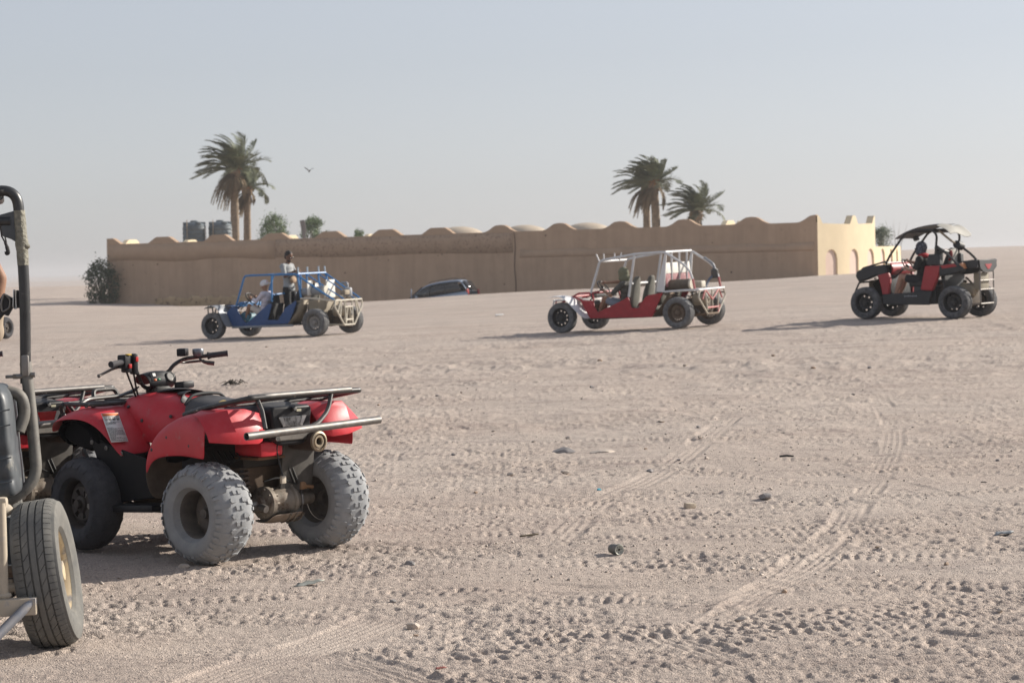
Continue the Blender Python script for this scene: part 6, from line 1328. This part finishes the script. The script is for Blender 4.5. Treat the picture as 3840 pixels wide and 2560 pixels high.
b = B(); b.ell((0, 0, 0), (.05, .12, .085), None, 16, 10); b.obj('pouch', M('tan_cloth', (.42, .29, .19), .85, bump=.5, bscale=30), tp); b = B(); b.tube([(.05, .13, .05), (.0, .05, .08), (.0, -.08, .08), (.05, -.13, .05)], .012, 6, fl=.05); b.obj('strap', CABLE, tp)
# driver of the blue buggy in white with a cap
t, J, fr_ = person('driver in white shirt and white cap seated in the blue buggy', bb, dict(pelvis=(1.70, .33, .58), neck=(1.62, .33, 1.06), head=(1.67, .34, 1.225), shl=(1.63, .50, 1.02), shr=(1.63, .17, 1.02), ell=(1.80, .54, .86), wrl=(2.00, .46, .93), elr=(1.82, .13, .86), wrr=(2.00, .22, .95),
    hpl=(1.72, .43, .56), hpr=(1.72, .24, .56), knl=(2.06, .47, .76), knr=(2.08, .22, .74), anl=(2.18, .46, .42), anr=(2.26, .24, .40), tol=(2.32, .46, .38), tor=(2.40, .24, .36)), (.8, .45, -.4), SKIN, WHITE_SH, 1.55, BEIGE_SH, .7, .92, hands=((.5, -.2, .6), (.5, .2, .6)), curl=(.9, .9), shoe=SHOE)
h = J['head']; f, l, up, e = fr_; CAP = M('white_cap', (.72, .71, .72), .8)
b = B(); b.ell(h + up * .05 - f * .01, (.105, .088, .085), e); b.obj('cap', CAP, t); b = B(); b.ell(h - f * .13 + up * .0, (.065, .06, .010), e); b.obj('cap_peak', CAP, t)
b = B(); b.ell(h + up * .06 - l * .0 - f * .085 + l * .04, (.02, .02, .02), e); b.obj('cap_badge', M('pink_badge', (.55, .2, .2), .7), t)
b = B(); b.tube([J['shl'] + V(-.02, -.06, .06), J['shl'] + V(.09, -.04, -.08), J['pelvis'] + V(.13, .1, .12), J['pelvis'] + V(.10, .16, .02)], .016, 6, fl=.08); b.obj('shoulder_strap', BELT, t)
# driver of the red buggy
t, J, fr_ = person('driver in grey T-shirt and olive head scarf in the red buggy', rb, dict(pelvis=(1.42, .33, .50), neck=(1.36, .33, 1.0), head=(1.43, .33, 1.15), shl=(1.38, .52, .94), shr=(1.38, .15, .94), ell=(1.62, .58, .74), wrl=(1.84, .46, .82), elr=(1.62, .12, 1.0), wrr=(1.90, .26, .99),
    hpl=(1.44, .43, .47), hpr=(1.44, .23, .47), knl=(1.83, .48, .66), knr=(1.86, .22, .66), anl=(1.98, .46, .36), anr=(2.05, .24, .36), tol=(2.12, .46, .33), tor=(2.18, .24, .33)), (1, .15, -.1), SKIN, M('charcoal_shirt', (.085, .08, .07), .9, bump=.4, bscale=25), .8, M('slate_shorts', (.20, .22, .27), .85), .75, .98, hands=((.6, -.3, .6), (.7, -.3, .3)), curl=(1.0, 1.0), shoe=SHOE)
h = J['head']; f, l, up, e = fr_; SCARF = M('olive_scarf', (.17, .17, .11), .9, bump=.9, bscale=28)
b = B(); b.ell(h + up * .03 - f * .005, (.118, .102, .125), e); b.ell(h - up * .08 - f * .03, (.10, .105, .10), e); b.ell(h - up * .07 + f * .06, (.06, .075, .07), e); remeshed(b, 'head_scarf', SCARF, t, .012)
# driver of the side-by-side
t, J, fr_ = person('driver with dark patterned head wrap in the black and red buggy', ut, dict(pelvis=(.86, .28, .78), neck=(.80, .28, 1.24), head=(.86, .28, 1.39), shl=(.82, .47, 1.18), shr=(.82, .09, 1.18), ell=(.90, .52, .97), wrl=(1.10, .44, .98), elr=(1.0, .06, 1.08), wrr=(1.22, .16, 1.14),
    hpl=(.88, .38, .74), hpr=(.88, .19, .74), knl=(1.24, .44, .84), knr=(1.26, .16, .84), anl=(1.38, .43, .46), anr=(1.42, .2, .46), tol=(1.50, .43, .42), tor=(1.54, .2, .42)), (1, .25, -.12), SKIN_L, M('black_shirt', (.016, .016, .018), .85), .8, M('black_shorts', (.014, .014, .018), .85), .62, 1.0, hands=((.7, -.2, .5), (.7, -.2, .5)), curl=(1.0, 1.0), shoe=CABLE)
h = J['head']; f, l, up, e = fr_; WRAP = M('navy_wrap', (.055, .06, .085), .85, var=.3, scale=20, stain=(.30, .31, .34), stain_amt=.28, stain_scale=24, bump=.6, bscale=30)
b = B(); b.ell(h + up * .035 - f * .005, (.122, .104, .12), e); b.ell(h - up * .06 + f * .02, (.115, .098, .085), e); remeshed(b, 'head_wrap', WRAP, t, .012)
b = B(); b.box(h + f * .105 + up * .012, (.04, .15, .04), e, .012); b.obj('goggles', CGLASS, t)
b = B(); b.ell(J['neck'] + V(.01, 0, .0), (.12, .14, .07)); b.ell(J['neck'] + V(.07, .02, -.05), (.07, .11, .07)); remeshed(b, 'neck_scarf', M('red_scarf', (.42, .012, .022), .85, bump=.5, bscale=25), t, .012)
# passenger of the cropped near vehicle, one bent arm in view
t, J, fr_ = person('passenger whose bare bent elbow shows at left edge of the frame', nv, dict(pelvis=(.80, -.28, .95), neck=(.76, -.26, 1.50), head=(.80, -.25, 1.66), shl=(.78, -.08, 1.44), shr=(.78, -.42, 1.44), ell=(.95, .02, 1.25), wrl=(1.15, -.05, 1.22), elr=(.78, -.475, 1.70), wrr=(.70, -.38, 1.93),
    hpl=(.82, -.18, .92), hpr=(.82, -.37, .92), knl=(1.2, -.16, .85), knr=(1.2, -.38, .85), anl=(1.3, -.16, .42), anr=(1.3, -.38, .42), tol=(1.42, -.16, .38), tor=(1.42, -.38, .38)), (1, 0, 0), SKIN, M('sand_shirt', (.34, .27, .2), .9), .35, DARK_TR, 1.9, .98, hands=((.8, 0, 0), (-.2, .3, .8)), curl=(.5, 1.1), shoe=CABLE)
h = J['head']; f, l, up, e = fr_
b = B(); b.ell(h + up * .045 - f * .018, (.102, .084, .100), e); b.obj('hair', HAIR, t)
# ------------------------------------------------------------------ stones, litter and gravel
def gz(x, y):
    """height of the finished ground surface under a point"""
    r_ = int(np.clip(np.searchsorted(GY[:, 0], y), 1, GY.shape[0] - 1)); c = int(np.argmin(np.abs(GX[r_] - x))); return float(GZ[r_, c])
STONE = [M('pale_stone', (.46, .39, .33), .9, var=.2, scale=20, bump=.4, bscale=60), M('grey_stone', (.27, .25, .24), .9, var=.2, scale=20, bump=.4, bscale=60), M('tan_stone', (.40, .29, .21), .9, var=.2, scale=20, bump=.4, bscale=60)]
def rock(seed, r_, sub=2):
    rnd = random.Random(seed); bm = bmesh.new(); bmesh.ops.create_icosphere(bm, subdivisions=sub, radius=1)
    sx, sy, sz = rnd.uniform(.8, 1.3), rnd.uniform(.7, 1.1), rnd.uniform(.45, .75); pl = [(Vector((rnd.gauss(0, 1), rnd.gauss(0, 1), rnd.gauss(0, 1))).normalized(), rnd.uniform(.55, .85)) for _ in range(9)]
    for v in bm.verts:
        p = v.co.copy()
        for n, d in pl:
            k = p.dot(n)
            if k > d: p -= n * (k - d)
        v.co = Vector((p.x * sx, p.y * sy, p.z * sz)) * r_
    me = bpy.data.meshes.new('stone'); bm.to_mesh(me); bm.free(); return me
rnd = random.Random(77)
STONE_LABELS = {0: 'pale pointed stone below the larger sand lump', 1: 'flat pale stone left of the two sand lumps', 6: 'knobbly tan stone below and right of the oil filter', 8: 'bright stone chip near the right edge, low in the frame', 10: 'pale flat stone on the sand, lowest near the centre left', 11: 'brown stone below and right of the foil wrapper',
                12: 'pale stone right of the quad, level with its tyres', 19: 'pale stone in the quad shadow beside the near tyre', 21: 'dark pebble near right edge, level with the cyan cap', 33: 'stone far out on the sand below the red buggy'}
for i, (x, y, r_) in enumerate([(0.408, 18.415, 0.05), (-0.035, 18.5, 0.045), (1.546, 23.81, 0.05), (1.86, 22.946, 0.035), (1.766, 21.586, 0.04), (1.108, 18.526, 0.045), (1.067, 10.775, 0.04), (1.364, 11.604, 0.03), (2.284, 10.736, 0.028), (-0.295, 16.992, 0.03), (-0.497, 10.696, 0.05), (-0.637, 11.579, 0.03), (-0.616, 12.967, 0.045), (0.526, 22.217, 0.04), (0.185, 21.981, 0.03), (-0.556, 20.64, 0.03), (1.403, 19.428, 0.03), (1.644, 19.444, 0.03), (-0.213, 23.328, 0.03), (-1.925, 13.098, 0.05), (1.196, 20.748, 0.025), (3.986, 18.752, 0.035), (3.538, 17.127, 0.03), (4.033, 26.954, 0.03), (2.603, 28.605, 0.04), (-1.419, 28.451, 0.035), (-1.631, 27.48, 0.035), (-0.964, 28.834, 0.03), (-0.669, 29.293, 0.03), (2.386, 12.589, 0.025), (2.124, 13.35, 0.02), (1.272, 14.532, 0.022), (2.276, 12.552, 0.018), (4.209, 31.844, 0.05), (4.997, 31.86, 0.05), (4.032, 35.162, 0.045), (1.383, 36.005, 0.05), (2.532, 33.36, 0.05), (1.024, 29.522, 0.05), (-0.476, 10.501, 0.02), (0.139, 10.304, 0.02), (-7.792, 40.962, 0.04), (-9.374, 46.449, 0.04), (-7.704, 51.329, 0.05), (-5.044, 46.722, 0.045)]):
    zt = gz(x, y) if y < 60 else tz(x, y)
    o = link('stone', rock(i, r_ * .75), STONE[rnd.choice((0, 0, 0, 2, 1))], ang=25, loc=(x, y, zt + r_ * .22), rot=(0, 0, rnd.uniform(0, 6)))
    tag(o, STONE_LABELS.get(i, 'small loose stone lying on the open sand'), 'stone', 'loose stones on the sand')
DB = {'filter': (0.597, 13.228), 'cap': (0.627, 17.023), 'wrapper': (-1.125, 12.242), 'scrap': (2.986, 13.887), 'grey': (1.786, 16.188), 'twigs': (-4.092, 33.102), 'redbit': (-0.338, 9.63), 'paper': (-0.347, 64.576), 'stick': (2.34, 19.527), 'slat': (0.081, 14.287), 'brick': (1.212, 15.793), 'mound': (0.45, 20.657), 'mound2': (0.81, 20.559), 'rag': (2.875, 34.17), 'crack': ((3.975, 23.145), (4.21, 22.802), (4.577, 22.5)), 'can2': (2.206, 27.641)}
# oil filter
x, y = DB['filter']; t = thing('oil_filter', 'discarded grey spin-on oil filter lying on the sand', 'oil filter', (x, y, gz(x, y) + .029), (0, 0, R(-58)))
FILT = M('filter_grey', (.16, .175, .165), .5, .3, var=.2, scale=20, dust=.35)
b = B(); b.lathe([(.001, -.082), (.020, -.081), (.027, -.076), (.0295, -.06), (.030, -.012), (.033, -.010), (.0345, -.004), (.033, .001), (.030, .002)], (0, 0, 0), (1, 0, 0), 28); b.obj('canister', FILT, t)
b = B(); b.lathe([(.0305, .0005), (.028, .0035), (.026, .001), (.0235, .0), (.011, -.001), (.010, .002), (.0085, .002), (.0085, -.03)], (0, 0, 0), (1, 0, 0), 28); b.obj('base_plate', M('filter_plate', (.42, .43, .38), .5, .4, dust=.2), t)
for k in range(6):
    a = k * math.pi / 3 + .2; b = B(); b.lathe([(.0032, 0), (.0032, .0006), (.0005, .0007)], (.0002, .0175 * math.cos(a), .0175 * math.sin(a)), (1, 0, 0), 8); b.obj('port', INK, t)
b = B(); b.lathe([(.0084, 0), (.0005, .0002)], (-.012, 0, 0), (1, 0, 0), 12); b.obj('thread_bore', M('rust_bore', (.06, .03, .015), .9), t)
def flat_bit(name, label, cat, key, pts, mat, th=.004, rz=0, lift=.006, curl=.0):
    x, y = DB[key]; b = B(); n = 6; rows = []
    for i in range(n + 1):
        u = i / n; rows.append([(p0[0] * (1 - u) + p1[0] * u, p0[1] * (1 - u) + p1[1] * u, curl * (_h(np.array([i * 7 + 1]), np.array([k * 3 + len(key)]), 5)[0] - .3)) for k, (p0, p1) in enumerate(pts)])
    b.grid(rows); o = b.obj(name, mat, solid=th, loc=(x, y, (gz(x, y) if y < 60 else tz(x, y)) + lift), rot=(R(4), R(-5), rz)); tag(o, label, cat); return o
flat_bit('wrapper', 'crumpled pale foil wrapper on the sand below the quad', 'wrapper', 'wrapper', [((-.085, -.02), (.085, .05)), ((-.07, .02), (.08, .07)), ((-.06, .06), (.06, .10))], M('foil', (.36, .37, .33), .45, .3, var=.4, scale=30), .003, .1, .010, .012)
flat_bit('metal_scrap', 'flat grey metal strip on the sand near right edge', 'scrap', 'scrap', [((-.06, -.03), (.06, .0)), ((-.05, .03), (.06, .05)), ((-.04, .06), (.05, .08))], M('scrap_metal', (.30, .32, .33), .5, .4, dust=.2), .006, -.1, .014, .012)
flat_bit('paper', 'scrap of white paper lying between the two buggies', 'paper', 'paper', [((-.12, -.1), (.14, -.05)), ((-.1, .1), (.12, .15)), ((-.1, .3), (.1, .3))], M('paper', (.75, .74, .72), .8), .004, 0, .03, .02)
flat_bit('plastic_bit', 'thin reddish plastic shard on the sand at bottom of the frame', 'shard', 'redbit', [((-.02, -.01), (.03, .0)), ((-.018, .01), (.025, .012)), ((-.01, .02), (.02, .02))], M('red_shard', (.30, .09, .07), .6), .003, .2, .008, .004)
flat_bit('wood_slat', 'short brown wooden splinter on the sand', 'wood', 'slat', [((-.06, -.01), (.06, -.005)), ((-.06, .008), (.06, .01)), ((-.05, .02), (.055, .022))], M('splinter', (.13, .10, .06), .9), .006, .1, .008, .002)
x, y = DB['cap']; b = B(); b.lathe([(.001, .011), (.014, .0105), (.0155, .008), (.016, 0), (.0145, -.004)], (0, 0, 0), (.25, -.3, 1), 20); tag(b.obj('bottle_cap', M('cyan_cap', (.03, .33, .45), .5), loc=(x, y, gz(x, y) + .008)), 'small cyan plastic bottle cap on the open sand', 'bottle cap')
x, y = DB['grey']; tag(link('stone', rock(501, .05), STONE[1], ang=25, loc=(x, y, gz(x, y) + .016)), 'angular dark grey stone right of the oil filter, farther off', 'stone')
x, y = DB['brick']; b = B(); b.box((0, 0, .012), (.075, .05, .04), (.05, .1, .5), .006); tag(b.obj('brick_fragment', M('pale_brick', (.52, .44, .34), .9, bump=.5, bscale=60), loc=(x, y, gz(x, y))), 'pale square brick fragment on the sand, behind the oil filter', 'brick')
x, y = DB['twigs']; t = thing('brushwood', 'tangle of dark dry twigs on the sand behind the quad seat', 'twigs', (x, y, gz(x, y)))
for k in range(16):
    a = rnd.uniform(0, 6.3); b = B(); p = V(rnd.uniform(-.12, .12), rnd.uniform(-.1, .1), .01); b.tube([p, p + V(.08 * math.cos(a), .08 * math.sin(a), rnd.uniform(.02, .07)), p + V(.17 * math.cos(a + .4), .17 * math.sin(a + .4), .015)], [.009, .007, .004], 5); b.obj('twig', M('dark_twig', (.05, .042, .032), .9) if 'dark_twig' not in bpy.data.materials else bpy.data.materials['dark_twig'], t)
x, y = DB['stick']; b = B(); b.tube([(-.06, 0, .012), (0, .01, .016), (.06, 0, .01)], [.009, .01, .007], 7); tag(b.obj('stick', M('black_stick', (.03, .028, .026), .8), loc=(x, y, gz(x, y))), 'short black stick lying on the sand at right', 'stick')
for key, lab, r_ in (('mound', 'larger sharp lump of grey sand at centre, left of the pair', .11), ('mound2', 'flatter crumbling lump of sand at centre, right of the pair', .10)):
    x, y = DB[key]; me = rock(600 + len(lab), r_, 3); o = link('sand_lump', me, STONE[1] if key == 'mound' else STONE[0], ang=30, loc=(x, y, gz(x, y) + .01), rot=(0, 0, .4)); o.scale = (1.2, 1.0, .75 if key == 'mound' else .5); tag(o, lab, 'lump')
# loose gravel over the whole near ground
def gravel(name, n, y0, y1, smin, smax, seed, mat):
    rs = np.random.RandomState(seed); rows = np.where((GY[:, 0] > y0) & (GY[:, 0] < y1))[0]; cols = np.where(np.abs(GX[rows[0]] / GY[rows[0], 0]) < .262)[0]
    ri = rs.choice(rows, n); ci = rs.choice(cols, n); keep = vnoise(GX[ri, ci] / .9, GY[ri, ci] / .9, 91) + rs.rand(n) * .55 > .05; ri, ci = ri[keep], ci[keep]; n = len(ri)
    C = np.stack([GX[ri, ci] + rs.uniform(-.01, .01, n), GY[ri, ci] + rs.uniform(-.02, .02, n), GZ[ri, ci]], 1); s_ = smin * (smax / smin) ** (rs.rand(n) ** 2.2)
    C[:, 2] += s_ * .12; base = np.array([(1, 0, 0), (-.5, .87, 0), (-.5, -.87, 0), (.3, .1, .8), (-.3, .1, .6), (0, 0, -.6)], float); fc = np.array([(0, 1, 3), (1, 4, 3), (1, 2, 4), (2, 0, 3), (2, 3, 4), (0, 5, 1), (1, 5, 2), (2, 5, 0)])
    a = rs.rand(n) * 6.283; ca, sa = np.cos(a), np.sin(a); vv = base[None] * rs.uniform(.6, 1.25, (n, 6, 3)); x_ = vv[..., 0] * ca[:, None] - vv[..., 1] * sa[:, None]; y_ = vv[..., 0] * sa[:, None] + vv[..., 1] * ca[:, None]
    P = np.stack([x_, y_, vv[..., 2] * .8], 2) * s_[:, None, None] * .5 + C[:, None, :]
    F_ = (fc[None] + (np.arange(n) * 6)[:, None, None]).reshape(-1, 3).astype(np.int32); me = bpy.data.meshes.new(name)
    me.vertices.add(n * 6); me.vertices.foreach_set('co', P.astype(np.float32).ravel()); me.loops.add(F_.size); me.loops.foreach_set('vertex_index', F_.ravel())
    me.polygons.add(len(F_)); me.polygons.foreach_set('loop_start', np.arange(0, F_.size, 3, dtype=np.int32)); me.update(calc_edges=True); me.materials.append(mat)
    o = bpy.data.objects.new(name, me); COL.objects.link(o); o['kind'] = 'stuff'; o['label'] = 'fine loose gravel scattered over the sand'; o['category'] = 'gravel'; return o
gravel('gravel', 46000, 8.6, 17, .004, .013, 5, M('gravel_mix', (.58, .50, .44), .95, var=.45, scale=45, spec=.1))
gravel('pebbles', 6000, 12, 62, .008, .034, 6, M('pebble_mix', (.48, .42, .37), .95, var=.4, scale=6, spec=.1))

def haze():
    b = B(); b.box((0, 4600, 0), (26000, 10400, 30)); 
    b.v = [(x, y, -14.0 if z < 0 else 14.0) for x, y, z in b.v]
    mt = bpy.data.materials.new('haze'); mt.use_nodes = True; nt = mt.node_tree; nt.nodes.clear()
    o_ = nt.nodes.new('ShaderNodeOutputMaterial'); pv = nt.nodes.new('ShaderNodeVolumePrincipled')
    pv.inputs['Color'].default_value = (.62, .635, .66, 1); pv.inputs['Density'].default_value = .00045; pv.inputs['Anisotropy'].default_value = .25
    nt.links.new(pv.outputs[0], o_.inputs['Volume'])
    o = b.obj('haze', mt, kind='stuff')
haze()
